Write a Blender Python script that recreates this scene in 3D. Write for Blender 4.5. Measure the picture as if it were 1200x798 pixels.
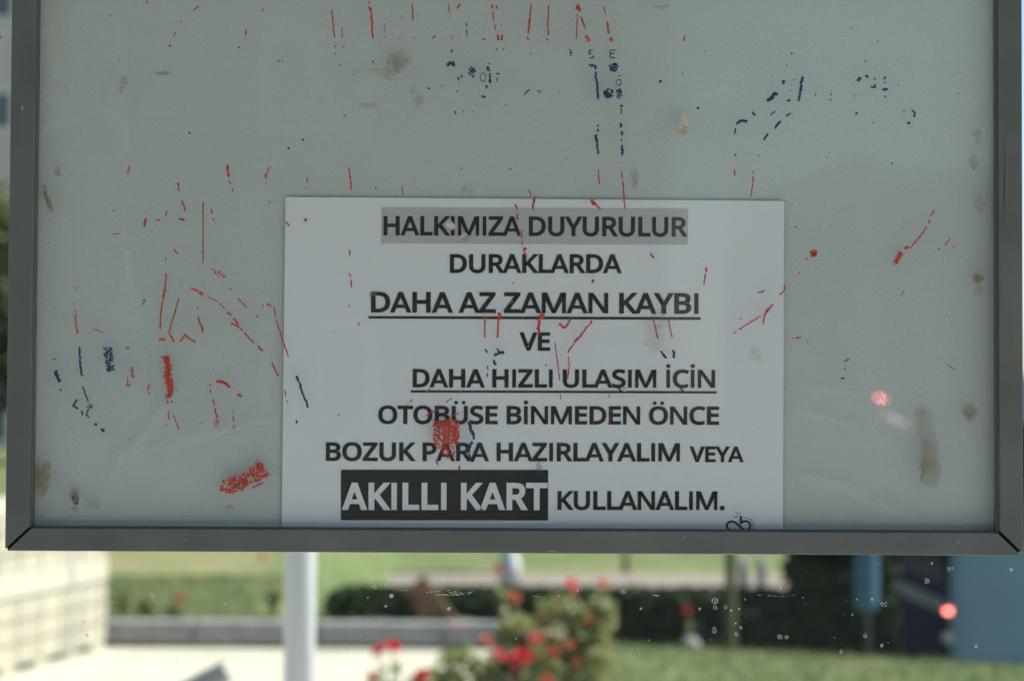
import bpy, bmesh, math, random
from mathutils import Vector, Matrix, Euler
R = math.radians
for o in list(bpy.data.objects): bpy.data.objects.remove(o)
SC = bpy.context.scene; COL = SC.collection
rnd = random.Random(11)

# ------------------------------------------------------------------ camera
F = 2500.0                      # focal length in photograph pixels (75 mm on 36 mm, 1200 px wide)
EYE = Vector((0, 0, 1.5)); PITCH = R(1.856); ROLL = R(0.28)
fwd = Vector((0, math.cos(PITCH), math.sin(PITCH)))
up0 = Vector((0, -math.sin(PITCH), math.cos(PITCH))); rt0 = Vector((1, 0, 0))
rt = rt0*math.cos(ROLL) + up0*math.sin(ROLL)
up = up0*math.cos(ROLL) - rt0*math.sin(ROLL)
cd = bpy.data.cameras.new('camera'); cam = bpy.data.objects.new('camera', cd); COL.objects.link(cam)
cam.matrix_world = Matrix(((rt.x, up.x, -fwd.x, EYE.x), (rt.y, up.y, -fwd.y, EYE.y), (rt.z, up.z, -fwd.z, EYE.z), (0, 0, 0, 1)))
cd.sensor_width = 36; cd.lens = 75; cd.clip_start = 0.05; cd.clip_end = 2000
cd.dof.use_dof = True; cd.dof.focus_distance = 1.276; cd.dof.aperture_fstop = 8.6
SC.camera = cam

# ------------------------------------------------------------------ sky, sun, exposure
SUN_EL, SUN_AZ = R(49), R(76)          # azimuth measured from +Y towards +X
w = bpy.data.worlds.new('World'); SC.world = w; w.use_nodes = True
nt = w.node_tree; bg = nt.nodes['Background']
sky = nt.nodes.new('ShaderNodeTexSky'); sky.sky_type = 'NISHITA'; sky.sun_disc = False
sky.sun_elevation = SUN_EL; sky.sun_rotation = SUN_AZ; sky.air_density = 1.0; sky.dust_density = 1.2; sky.ozone_density = 1.0
nt.links.new(sky.outputs[0], bg.inputs[0]); bg.inputs[1].default_value = 0.10
sd = bpy.data.lights.new('sun', 'SUN'); sun = bpy.data.objects.new('sun', sd); COL.objects.link(sun)
sd.energy = 5.0; sd.angle = R(0.5); sd.color = (1.0, 0.94, 0.84)
to_sun = Vector((math.sin(SUN_AZ)*math.cos(SUN_EL), math.cos(SUN_AZ)*math.cos(SUN_EL), math.sin(SUN_EL)))
sun.rotation_euler = to_sun.to_track_quat('Z', 'Y').to_euler(); sun.location = (20, 10, 30)
SC.view_settings.view_transform = 'Standard'; SC.view_settings.look = 'None'
SC.view_settings.exposure = 0.9; SC.view_settings.gamma = 1.0; SC.view_settings.use_curve_mapping = False
SC.render.engine = 'CYCLES'
SC.cycles.use_denoising = True
SC.cycles.transparent_max_bounces = 24; SC.cycles.max_bounces = 8
SC.cycles.caustics_reflective = False; SC.cycles.caustics_refractive = False

# ------------------------------------------------------------------ measuring: photograph pixel -> real point
def P(u, v, Y):
    d = fwd + rt*((u-600)/F) + up*((399-v)/F)
    return EYE + d*(Y/d.y)
def G(u, v, z=0.0):
    d = fwd + rt*((u-600)/F) + up*((399-v)/F)
    return EYE + d*((z-EYE.z)/d.z)

# ------------------------------------------------------------------ mesh helpers
class MB:
    def __init__(s): s.v = []; s.f = []; s.m = []; s.mi = 0
    def add(s, vs, fs):
        n = len(s.v); s.v += [tuple(v) for v in vs]; s.f += [tuple(n+i for i in f) for f in fs]; s.m += [s.mi]*len(fs)
    def box(s, a, b):
        x0, y0, z0 = a; x1, y1, z1 = b
        s.add([(x0,y0,z0),(x1,y0,z0),(x1,y1,z0),(x0,y1,z0),(x0,y0,z1),(x1,y0,z1),(x1,y1,z1),(x0,y1,z1)],
              [(0,3,2,1),(4,5,6,7),(0,1,5,4),(1,2,6,5),(2,3,7,6),(3,0,4,7)])
    def obox(s, o, ax, ay, az):            # box from a corner and three edge vectors
        o, ax, ay, az = map(Vector, (o, ax, ay, az))
        s.add([o, o+ax, o+ax+ay, o+ay, o+az, o+ax+az, o+ax+ay+az, o+ay+az],
              [(0,3,2,1),(4,5,6,7),(0,1,5,4),(1,2,6,5),(2,3,7,6),(3,0,4,7)])
    def prism(s, poly, vec):               # polygon (3D points) extruded along vec
        n = len(poly); p = [Vector(q) for q in poly]; q = [a+Vector(vec) for a in p]
        s.add(p+q, [tuple(range(n))[::-1], tuple(range(n, 2*n))] + [(i, (i+1) % n, n+(i+1) % n, n+i) for i in range(n)])
    def tube(s, pts, r, n=8, cap=True):
        pts = [Vector(p) for p in pts]; rs = r if isinstance(r, (list, tuple)) else [r]*len(pts)
        vs = []; 
        for i, p in enumerate(pts):
            t = (pts[min(i+1, len(pts)-1)] - pts[max(i-1, 0)]).normalized()
            a = t.orthogonal().normalized() if i == 0 else (a - t*a.dot(t)).normalized()
            b = t.cross(a)
            vs += [p + (a*math.cos(k*2*math.pi/n) + b*math.sin(k*2*math.pi/n))*rs[i] for k in range(n)]
        fs = [(i*n+k, i*n+(k+1) % n, (i+1)*n+(k+1) % n, (i+1)*n+k) for i in range(len(pts)-1) for k in range(n)]
        if cap: fs += [tuple(range(n))[::-1], tuple(range((len(pts)-1)*n, len(pts)*n))]
        s.add(vs, fs)
    def lathe(s, c, prof, n=16, axis='z'):
        vs = []
        for r, h in prof:
            for k in range(n):
                a = k*2*math.pi/n
                if axis == 'z': vs.append((c[0]+r*math.cos(a), c[1]+r*math.sin(a), c[2]+h))
                elif axis == 'x': vs.append((c[0]+h, c[1]+r*math.cos(a), c[2]+r*math.sin(a)))
                else: vs.append((c[0]+r*math.cos(a), c[1]+h, c[2]+r*math.sin(a)))
        m = len(prof)
        fs = [(i*n+k, i*n+(k+1) % n, (i+1)*n+(k+1) % n, (i+1)*n+k) for i in range(m-1) for k in range(n)]
        fs += [tuple(range(n)), tuple(range((m-1)*n, m*n))]
        s.add(vs, fs)
    def build(s, name, mat, parent=None, bevel=0, smooth=False, fix=True, segs=2):
        me = bpy.data.meshes.new(name)
        o0 = parent_world(parent) if parent else Vector((0, 0, 0))
        me.from_pydata([Vector(v)-o0 for v in s.v], [], s.f)
        mats = mat if isinstance(mat, (list, tuple)) else [mat]
        for m in mats: me.materials.append(m)
        if len(mats) > 1:
            for p, k in zip(me.polygons, s.m): p.material_index = k
        if fix or bevel:
            bm = bmesh.new(); bm.from_mesh(me)
            if fix: bmesh.ops.recalc_face_normals(bm, faces=bm.faces)
            if bevel:
                bmesh.ops.bevel(bm, geom=[e for e in bm.edges if e.is_manifold and e.calc_face_angle(0) > R(28)], offset=bevel, segments=segs, profile=0.5, affect='EDGES', clamp_overlap=True)
            bm.to_mesh(me); bm.free()
        if smooth:
            for p in me.polygons: p.use_smooth = True
        o = bpy.data.objects.new(name, me); COL.objects.link(o)
        if parent: o.parent = parent
        return o
def parent_world(o):
    v = Vector((0, 0, 0))
    while o: v = v + Vector(o.location); o = o.parent
    return v
def tag(o, label=None, cat=None, group=None, kind=None):
    if label: o['label'] = label
    if cat: o['category'] = cat
    if group: o['group'] = group
    if kind: o['kind'] = kind
    return o
def thing(name, loc, label, cat, group=None):
    o = bpy.data.objects.new(name, None); COL.objects.link(o); o.location = loc; o.empty_display_size = 0.1
    return tag(o, label, cat, group)
def copy_tree(o, parent=None):
    c = o.copy(); COL.objects.link(c)
    if parent: c.parent = parent
    for ch in list(o.children): copy_tree(ch, c)
    return c

# ------------------------------------------------------------------ materials
def mat(name, col, rough=0.6, metal=0.0, var=0.0, scale=8.0, col2=None, bump=0.0, bscale=60.0, spec=0.5, detail=4.0, coord='Object', ramp=(0.35, 0.65)):
    m = bpy.data.materials.new(name); m.use_nodes = True; n = m.node_tree; b = n.nodes['Principled BSDF']
    b.inputs['Roughness'].default_value = rough; b.inputs['Metallic'].default_value = metal
    b.inputs['Specular IOR Level'].default_value = spec
    b.inputs['Base Color'].default_value = (*col, 1)
    tc = n.nodes.new('ShaderNodeTexCoord')
    if var or col2:
        t = n.nodes.new('ShaderNodeTexNoise'); t.inputs['Scale'].default_value = scale; t.inputs['Detail'].default_value = detail
        n.links.new(tc.outputs[coord], t.inputs['Vector'])
        r = n.nodes.new('ShaderNodeValToRGB'); r.color_ramp.elements[0].position = ramp[0]; r.color_ramp.elements[1].position = ramp[1]
        c2 = col2 if col2 else tuple(c*(1+var) for c in col); c1 = col if col2 else tuple(c*(1-var) for c in col)
        r.color_ramp.elements[0].color = (*c1, 1); r.color_ramp.elements[1].color = (*c2, 1)
        n.links.new(t.outputs[0], r.inputs[0]); n.links.new(r.outputs[0], b.inputs['Base Color'])
    if bump:
        t2 = n.nodes.new('ShaderNodeTexNoise'); t2.inputs['Scale'].default_value = bscale; t2.inputs['Detail'].default_value = 5
        n.links.new(tc.outputs[coord], t2.inputs['Vector'])
        bp = n.nodes.new('ShaderNodeBump'); bp.inputs['Strength'].default_value = bump; bp.inputs['Distance'].default_value = 0.01
        n.links.new(t2.outputs[0], bp.inputs['Height']); n.links.new(bp.outputs[0], b.inputs['Normal'])
    return m
def leaf_mat(name, cols, trans=0.35):
    m = bpy.data.materials.new(name); m.use_nodes = True; n = m.node_tree
    b = n.nodes['Principled BSDF']; out = n.nodes['Material Output']
    g = n.nodes.new('ShaderNodeNewGeometry'); r = n.nodes.new('ShaderNodeValToRGB')
    els = r.color_ramp.elements
    els[0].color = (*cols[0], 1); els[1].color = (*cols[-1], 1)
    for i, c in enumerate(cols[1:-1]):
        e = els.new((i+1)/(len(cols)-1)); e.color = (*c, 1)
    n.links.new(g.outputs['Random Per Island'], r.inputs[0]); n.links.new(r.outputs[0], b.inputs['Base Color'])
    b.inputs['Roughness'].default_value = 0.5
    t = n.nodes.new('ShaderNodeBsdfTranslucent'); n.links.new(r.outputs[0], t.inputs[0])
    mx = n.nodes.new('ShaderNodeMixShader'); mx.inputs[0].default_value = trans
    n.links.new(b.outputs[0], mx.inputs[1]); n.links.new(t.outputs[0], mx.inputs[2]); n.links.new(mx.outputs[0], out.inputs[0])
    return m
def emit_mat(name, col, strength):
    m = mat(name, col, 0.3); b = m.node_tree.nodes['Principled BSDF']
    b.inputs['Emission Color'].default_value = (*col, 1); b.inputs['Emission Strength'].default_value = strength
    return m
def pane_mat(name, base=0.04, haze=0.0, rough=0.0, film=0.0, filmcol=(0.6, 0.62, 0.6), tint=(0.97, 0.985, 0.975), wave=0.0, wscale=3.0):
    """clear sheet: straight-through transparency plus a Fresnel mirror and a trace of dusty film"""
    m = bpy.data.materials.new(name); m.use_nodes = True; n = m.node_tree
    n.nodes.remove(n.nodes['Principled BSDF']); out = n.nodes['Material Output']
    tr = n.nodes.new('ShaderNodeBsdfTransparent'); tr.inputs[0].default_value = (*tint, 1)
    gl = n.nodes.new('ShaderNodeBsdfGlossy'); gl.inputs['Roughness'].default_value = rough; gl.inputs[0].default_value = (1, 1, 1, 1)
    lw = n.nodes.new('ShaderNodeLayerWeight'); lw.inputs[0].default_value = 0.5
    pw = n.nodes.new('ShaderNodeMath'); pw.operation = 'POWER'; pw.inputs[1].default_value = 5
    ma = n.nodes.new('ShaderNodeMath'); ma.operation = 'MULTIPLY_ADD'; ma.inputs[1].default_value = 0.9; ma.inputs[2].default_value = base; ma.use_clamp = True
    n.links.new(lw.outputs['Facing'], pw.inputs[0]); n.links.new(pw.outputs[0], ma.inputs[0])
    mx = n.nodes.new('ShaderNodeMixShader'); n.links.new(ma.outputs[0], mx.inputs[0]); n.links.new(tr.outputs[0], mx.inputs[1]); n.links.new(gl.outputs[0], mx.inputs[2])
    last = mx
    if haze:                                # scuffed plastic: part of the mirror image is spread out
        g2 = n.nodes.new('ShaderNodeBsdfGlossy'); g2.inputs['Roughness'].default_value = 0.16; g2.inputs[0].default_value = (1, 1, 1, 1)
        m0 = n.nodes.new('ShaderNodeMixShader'); m0.inputs[0].default_value = haze
        n.links.new(gl.outputs[0], m0.inputs[1]); n.links.new(g2.outputs[0], m0.inputs[2]); n.links.new(m0.outputs[0], mx.inputs[2])
    tc = n.nodes.new('ShaderNodeTexCoord')
    if wave:
        tx = n.nodes.new('ShaderNodeTexNoise'); tx.inputs['Scale'].default_value = wscale; tx.inputs['Detail'].default_value = 1
        n.links.new(tc.outputs['Object'], tx.inputs['Vector'])
        bp = n.nodes.new('ShaderNodeBump'); bp.inputs['Strength'].default_value = 1.0; bp.inputs['Distance'].default_value = wave
        n.links.new(tx.outputs[0], bp.inputs['Height']); n.links.new(bp.outputs[0], gl.inputs['Normal'])
    if film:
        df = n.nodes.new('ShaderNodeBsdfDiffuse'); df.inputs[0].default_value = (*filmcol, 1)
        t1 = n.nodes.new('ShaderNodeTexNoise'); t1.inputs['Scale'].default_value = 9; t1.inputs['Detail'].default_value = 6
        n.links.new(tc.outputs['Object'], t1.inputs['Vector'])
        mm = n.nodes.new('ShaderNodeMath'); mm.operation = 'MULTIPLY'; mm.inputs[1].default_value = film*2
        n.links.new(t1.outputs[0], mm.inputs[0])
        m2 = n.nodes.new('ShaderNodeMixShader'); n.links.new(mm.outputs[0], m2.inputs[0]); n.links.new(mx.outputs[0], m2.inputs[1]); n.links.new(df.outputs[0], m2.inputs[2])
        last = m2
    n.links.new(last.outputs[0], out.inputs[0])
    return m
def film_mat(name, col, alpha, scale=120, lo=0.3, hi=0.6, soft=False):
    """a thin see-through layer (glue, grime, painted reflections): patchy diffuse over transparency"""
    m = bpy.data.materials.new(name); m.use_nodes = True; n = m.node_tree
    n.nodes.remove(n.nodes['Principled BSDF']); out = n.nodes['Material Output']
    tr = n.nodes.new('ShaderNodeBsdfTransparent'); df = n.nodes.new('ShaderNodeBsdfDiffuse'); df.inputs[0].default_value = (*col, 1)
    tc = n.nodes.new('ShaderNodeTexCoord'); t = n.nodes.new('ShaderNodeTexNoise'); t.inputs['Scale'].default_value = scale; t.inputs['Detail'].default_value = 5
    n.links.new(tc.outputs['Object'], t.inputs['Vector'])
    mr = n.nodes.new('ShaderNodeMapRange'); mr.inputs[1].default_value = lo; mr.inputs[2].default_value = hi; mr.inputs[3].default_value = alpha*0.35; mr.inputs[4].default_value = alpha
    n.links.new(t.outputs[0], mr.inputs[0])
    fac = mr
    if soft:
        at = n.nodes.new('ShaderNodeAttribute'); at.attribute_name = 'thickness'
        mu = n.nodes.new('ShaderNodeMath'); mu.operation = 'MULTIPLY'; n.links.new(mr.outputs[0], mu.inputs[0]); n.links.new(at.outputs['Fac'], mu.inputs[1]); fac = mu
    mx = n.nodes.new('ShaderNodeMixShader'); n.links.new(fac.outputs[0], mx.inputs[0]); n.links.new(tr.outputs[0], mx.inputs[1]); n.links.new(df.outputs[0], mx.inputs[2]); n.links.new(mx.outputs[0], out.inputs[0])
    return m
GLYPHS = {
'A': (895, "536,1050 359,1050 -67,-46 159,-46 278,264 611,264 732,-46 961,-46 447,804 430,765 447,715 539,468 355,468 445,709 467,776 479,819", "7,0,1 7,1,15 15,1,8 8,1,2 7,15,14 9,8,2 7,14,13 10,9,2 11,10,13 13,10,2 7,13,11 11,13,12 6,5,4 6,4,3"),
'B': (910, "90,1046 90,-46 489,-46 570,-41 645,-26 712,1 771,38 819,87 854,145 874,211 881,283 879,327 872,366 861,402 845,435 825,464 802,489 776,510 746,528 716,542 685,554 652,563 657,562 657,495 669,498 714,517 754,543 787,576 814,614 833,657 844,703 847,753 840,825 819,890 781,944 729,984 667,1012 595,1031 514,1042 423,1046 308,423 453,423 513,420 560,412 594,400 616,386 632,368 644,347 652,323 654,294 651,262 644,235 632,211 617,192 595,176 563,164 519,155 462,152 308,152 308,846 426,846 483,844 528,838 564,829 588,817 604,804 615,788 622,767 625,738 622,708 616,684 606,665 593,651 575,639 544,629 501,623 446,620 308,620", "38,39,0 38,0,59 59,0,1 37,38,59 36,37,59 35,36,59 34,35,59 33,34,59 32,33,61 61,33,60 60,33,59 77,59,1 32,61,62 32,62,63 32,63,64 31,32,64 31,64,65 31,65,66 31,66,67 31,67,68 30,31,68 30,68,69 30,69,70 29,30,70 29,70,71 29,71,72 28,29,72 28,72,73 28,73,74 28,74,75 28,75,76 28,76,77 28,77,21 21,77,40 40,77,1 27,28,21 26,27,21 26,21,22 20,21,40 26,22,20 20,22,23 26,20,19 23,20,40 25,26,19 18,19,25 17,18,25 17,25,24 16,17,24 16,24,23 16,23,40 15,16,40 14,15,40 13,14,42 42,14,41 41,14,40 58,40,1 13,42,43 13,43,44 12,13,44 12,44,45 12,45,46 12,46,47 11,12,47 11,47,48 10,11,48 10,48,49 10,49,50 9,10,50 9,50,51 9,51,52 9,52,53 8,9,53 8,53,54 8,54,55 8,55,56 8,56,57 8,57,58 8,58,1 7,8,1 6,7,1 5,6,1 4,5,1 3,4,1 2,3,1"),
'C': (885, "647,1056 566,1060 486,1056 412,1042 343,1020 280,988 224,949 175,902 133,848 99,788 73,723 54,653 43,579 39,502 43,421 53,346 70,276 94,210 126,149 165,95 212,49 266,10 327,-21 394,-43 466,-56 544,-60 586,-59 625,-57 661,-54 694,-50 726,-44 757,-36 788,-27 848,-6 848,197 762,172 735,165 707,159 679,153 651,148 623,145 593,143 564,143 491,149 430,166 381,195 341,234 308,285 284,346 270,418 265,500 270,582 286,654 311,714 346,765 389,805 439,834 497,851 566,857 594,856 623,854 650,849 676,842 702,834 727,826 750,816 814,789 904,979 795,1024 724,1044", "0,1,2 69,0,2 69,2,3 68,69,3 68,3,4 67,68,4 67,4,5 67,5,6 66,67,65 65,67,64 64,67,63 63,67,62 62,67,61 61,67,6 61,6,60 60,6,7 60,7,59 59,7,58 58,7,8 57,58,8 56,57,8 56,8,9 55,56,9 54,55,9 54,9,10 53,54,10 53,10,11 52,53,11 51,52,11 51,11,12 50,51,12 50,12,13 50,13,14 49,50,14 49,14,15 48,49,15 47,48,15 47,15,16 46,47,16 46,16,17 45,46,17 45,17,18 33,34,35 44,45,18 33,35,36 43,44,18 33,36,37 33,37,38 33,38,39 43,18,19 42,43,19 33,39,40 33,40,41 33,41,42 33,42,19 33,19,20 33,20,21 33,21,22 32,33,22 32,22,23 31,32,23 30,31,23 30,23,24 29,30,24 28,29,24 27,28,24 27,24,25 26,27,25"),
'D': (1022, "90,1046 90,-46 416,-46 538,-38 649,-12 747,32 831,94 898,175 946,272 974,384 983,509 979,592 967,668 946,738 917,802 880,858 836,908 785,950 727,985 663,1012 595,1031 522,1042 445,1046 308,846 424,846 504,841 571,825 627,800 673,766 709,721 735,664 752,592 758,507 734,348 669,241 560,177 395,154 308,154", "21,22,0 21,0,23 23,0,1 20,21,23 19,20,23 18,19,23 17,18,23 16,17,23 15,16,23 14,15,25 25,15,24 24,15,23 37,23,1 14,25,26 14,26,27 13,14,27 13,27,28 13,28,29 12,13,29 12,29,30 11,12,30 11,30,31 11,31,32 10,11,32 9,10,32 9,32,33 8,9,33 8,33,34 7,8,34 7,34,35 7,35,36 6,7,36 6,36,37 6,37,1 5,6,1 4,5,1 3,4,1 2,3,1"),
'E': (779, "90,1046 90,-46 741,-46 741,157 308,157 308,422 716,422 716,623 308,623 308,843 741,843 741,1046", "10,11,0 10,0,9 9,0,1 8,9,1 6,7,8 6,8,5 5,8,1 4,5,1 2,3,4 2,4,1"),
'H': (1038, "308,1046 90,1046 90,-46 308,-46 308,420 728,420 728,-46 947,-46 947,1046 728,1046 728,623 308,623", "7,8,9 7,9,10 11,0,1 11,1,2 7,10,5 5,10,11 5,11,4 4,11,2 7,5,6 3,4,2"),
'K': (867, "308,1046 90,1046 90,-46 308,-46 308,367 357,410 695,-46 957,-46 514,561 949,1043 684,1046 296,595", "9,10,11 11,0,1 11,1,2 8,9,11 8,11,4 4,11,2 7,8,5 5,8,4 7,5,6 3,4,2"),
'L': (734, "308,1046 90,1046 90,-46 745,-46 745,158 308,158", "5,0,1 5,1,2 3,4,5 3,5,2"),
'M': (1270, "90,1046 90,-46 298,-46 297,685 294,797 290,857 250,841 545,-46 712,-46 1007,806 972,848 965,688 964,-46 1180,-46 1180,1046 918,1046 636,275 354,1046", "13,14,9 9,14,15 9,15,10 10,15,16 16,17,5 5,17,0 5,0,6 6,0,1 16,5,4 11,10,16 7,6,3 3,6,1 13,9,12 12,9,8 16,4,3 12,11,16 16,3,7 7,3,2 12,16,7 8,12,7"),
'N': (1064, "90,1046 90,-46 298,-46 297,636 291,778 262,768 757,-46 975,-46 975,1046 765,1046 765,388 800,238 306,1046", "7,8,9 7,9,10 11,12,0 11,0,4 4,0,5 5,0,1 11,4,3 6,5,3 3,5,1 11,3,6 6,3,2 7,10,11 7,11,6"),
'O': (1094, "626,1057 549,1061 469,1057 394,1044 326,1022 265,990 211,951 164,904 125,850 94,790 70,725 53,656 43,581 39,503 43,423 53,349 70,278 94,213 125,152 164,98 211,51 265,11 326,-20 394,-43 468,-56 548,-60 626,-56 698,-43 765,-20 826,11 879,51 926,98 965,151 998,211 1023,277 1041,347 1051,422 1054,501 1051,581 1041,656 1023,726 998,792 965,852 926,905 879,952 825,991 765,1022 698,1044 549,859 620,853 677,836 723,808 760,770 789,719 811,658 825,585 829,501 825,417 811,344 789,282 760,232 723,193 677,165 619,147 548,141 477,147 419,165 373,193 335,232 305,283 283,345 269,417 265,501 269,585 283,658 305,719 336,769 373,808 420,835 478,853", "0,1,2 0,2,3 47,0,3 46,47,3 46,3,4 45,46,4 45,4,5 44,45,5 44,5,6 43,44,6 43,6,7 42,43,7 42,7,48 48,7,8 42,48,49 79,48,8 42,49,50 78,79,8 41,42,50 78,8,9 41,50,51 77,78,9 41,51,52 76,77,9 40,41,52 76,9,10 40,52,53 75,76,10 39,40,53 75,10,11 39,53,54 74,75,11 39,54,55 73,74,11 38,39,55 73,11,12 38,55,56 72,73,12 72,12,13 37,38,56 72,13,14 36,37,56 36,56,57 71,72,14 71,14,15 35,36,57 70,71,15 35,57,58 70,15,16 34,35,58 69,70,16 34,58,59 68,69,16 34,59,60 68,16,17 33,34,60 67,68,17 33,60,61 67,17,18 32,33,61 66,67,18 32,61,62 65,66,18 32,62,63 65,18,19 31,32,63 31,63,64 64,65,19 31,64,19 31,19,20 30,31,20 30,20,21 29,30,21 28,29,21 28,21,22 27,28,22 27,22,23 26,27,23 26,23,24 25,26,24"),
'P': (847, "90,1046 90,-46 308,-46 308,343 378,343 452,346 520,355 581,371 635,393 681,420 721,452 754,489 780,529 798,572 811,615 819,660 822,707 816,780 796,848 763,908 716,958 656,998 582,1025 497,1041 402,1046 308,846 388,846 446,843 493,836 529,823 556,808 574,789 588,766 596,737 600,700 596,658 586,625 571,601 549,582 519,566 477,554 425,546 362,543 308,543", "23,24,0 23,0,25 25,0,1 22,23,25 21,22,25 20,21,25 19,20,25 18,19,25 17,18,28 28,18,27 27,18,26 26,18,25 43,25,1 17,28,29 17,29,30 17,30,31 17,31,32 16,17,32 16,32,33 16,33,34 15,16,34 15,34,35 14,15,35 14,35,36 14,36,37 13,14,37 13,37,38 13,38,39 12,13,39 12,39,40 12,40,41 12,41,42 12,42,43 12,43,3 3,43,1 11,12,3 10,11,3 9,10,3 8,9,3 7,8,3 6,7,3 5,6,3 4,5,3 2,3,1"),
'R': (871, "90,1046 90,-46 308,-46 308,367 434,367 677,-46 932,-46 643,426 619,416 646,429 672,444 698,460 724,481 748,504 769,531 787,561 803,595 814,632 820,673 822,717 816,791 796,858 763,917 716,966 656,1002 585,1027 504,1041 413,1046 308,845 404,845 458,842 501,835 535,825 560,812 576,796 588,776 597,747 600,710 597,674 589,645 576,622 559,603 537,588 505,576 463,568 411,566 308,566", "26,27,0 26,0,28 28,0,1 25,26,28 24,25,28 23,24,28 22,23,28 21,22,28 20,21,30 30,21,29 29,21,28 46,28,1 20,30,31 20,31,32 20,32,33 20,33,34 20,34,35 19,20,35 19,35,36 19,36,37 18,19,37 18,37,38 18,38,39 17,18,39 17,39,40 16,17,40 16,40,41 16,41,42 15,16,42 15,42,43 15,43,44 15,44,45 15,45,46 15,46,3 3,46,1 14,15,3 13,14,3 12,13,3 11,12,3 10,11,3 9,10,3 8,9,3 6,7,8 6,8,4 4,8,3 6,4,5 2,3,1"),
'S': (769, "446,1059 403,1060 354,1058 307,1052 262,1041 219,1026 180,1006 145,982 114,954 87,922 65,886 50,846 41,804 38,759 43,697 57,639 81,588 115,544 157,507 206,474 263,445 325,419 368,403 405,389 436,374 461,361 481,349 497,337 509,325 517,314 523,303 527,290 530,274 531,257 528,231 521,210 509,192 492,176 469,162 438,151 399,144 351,141 315,142 278,146 243,151 207,158 173,167 142,176 115,186 25,223 25,3 81,-20 112,-30 146,-39 183,-47 221,-53 261,-57 303,-59 347,-60 430,-55 506,-40 574,-14 635,24 685,72 721,130 742,195 749,266 747,310 740,350 728,388 711,421 690,452 665,479 636,504 603,526 569,546 531,564 490,582 409,614 376,628 347,641 324,653 305,665 291,676 280,687 272,698 266,709 261,723 259,739 258,757 260,780 266,798 275,814 289,828 307,840 331,849 362,855 401,857 430,856 460,854 488,849 516,843 544,836 571,827 597,818 667,789 738,984 667,1013 634,1024 600,1035 564,1044 527,1051 487,1056", "0,1,2 112,0,2 112,2,3 111,112,3 111,3,4 110,111,4 109,110,4 109,4,5 108,109,5 108,5,6 107,108,6 106,107,6 106,6,7 105,106,104 104,106,7 104,7,103 103,7,102 102,7,8 102,8,101 101,8,100 100,8,9 100,9,99 99,9,98 98,9,10 98,10,97 97,10,11 96,97,11 95,96,11 94,95,11 94,11,12 93,94,12 92,93,12 91,92,12 91,12,13 90,91,13 89,90,13 89,13,14 88,89,14 87,88,14 86,87,14 85,86,14 84,85,14 84,14,15 83,84,15 82,83,15 81,82,15 80,81,15 79,80,15 79,15,16 78,79,16 77,78,16 77,16,17 76,77,17 75,76,17 74,75,17 74,17,18 73,74,18 73,18,19 72,73,19 71,72,19 71,19,20 70,71,20 70,20,21 69,70,21 69,21,22 69,22,23 69,23,24 68,69,24 68,24,25 68,25,26 67,68,26 67,26,27 67,27,28 67,28,29 67,29,30 66,67,30 66,30,31 66,31,32 66,32,33 65,66,33 65,33,34 65,34,35 48,49,50 65,35,36 64,65,36 64,36,37 47,48,50 46,47,50 64,37,38 45,46,50 64,38,39 44,45,50 43,44,50 64,39,40 42,43,50 64,40,41 41,42,50 64,41,50 63,64,50 62,63,50 61,62,50 61,50,51 60,61,51 60,51,52 60,52,53 60,53,54 59,60,54 59,54,55 59,55,56 58,59,56 58,56,57"),
'T': (779, "809,1046 -32,1046 -32,843 280,843 280,-46 498,-46 498,843 809,843", "7,0,1 7,1,2 6,7,2 5,6,3 3,6,2 5,3,4"),
'U': (1024, "298,1046 80,1046 80,354 87,269 107,190 141,118 190,55 253,4 327,-32 412,-53 506,-60 575,-57 638,-47 696,-30 749,-6 794,24 834,59 868,100 895,145 916,193 931,244 940,297 942,352 942,1046 726,1046 726,355 722,306 713,264 697,228 676,198 649,174 615,157 570,145 514,141 459,145 414,156 378,172 350,195 328,224 312,259 302,301 298,353", "22,23,24 22,24,25 41,0,1 41,1,2 22,25,26 41,2,3 40,41,3 21,22,26 21,26,27 39,40,3 20,21,27 39,3,4 20,27,28 38,39,4 19,20,28 19,28,29 37,38,4 19,29,30 36,37,4 18,19,30 36,4,5 18,30,31 35,36,5 18,31,32 34,35,5 18,32,33 33,34,5 17,18,33 17,33,5 17,5,6 16,17,6 15,16,6 15,6,7 14,15,7 14,7,8 13,14,8 12,13,8 12,8,9 11,12,9 11,9,10"),
'V': (840, "164,1046 -65,1046 325,-46 516,-46 906,1046 675,1046 419,315 401,256 393,228 381,175 420,196 454,201 439,256 421,313", "3,4,5 3,5,11 11,5,12 12,5,13 13,5,6 13,0,1 13,1,6 6,1,7 7,1,8 8,1,2 9,8,2 3,11,10 3,10,9 3,9,2"),
'Y': (793, "165,1046 -77,1046 287,371 287,-46 505,-46 505,376 870,1046 629,1046 397,607", "5,6,7 5,7,8 8,0,1 8,1,2 5,8,2 4,5,2 4,2,3"),
'Z': (801, "778,1046 24,1046 24,842 494,842 7,109 7,-46 792,-46 792,158 292,158 778,891", "9,0,1 9,1,2 8,9,3 3,9,2 8,3,4 6,7,8 6,8,4 6,4,5"),
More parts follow.
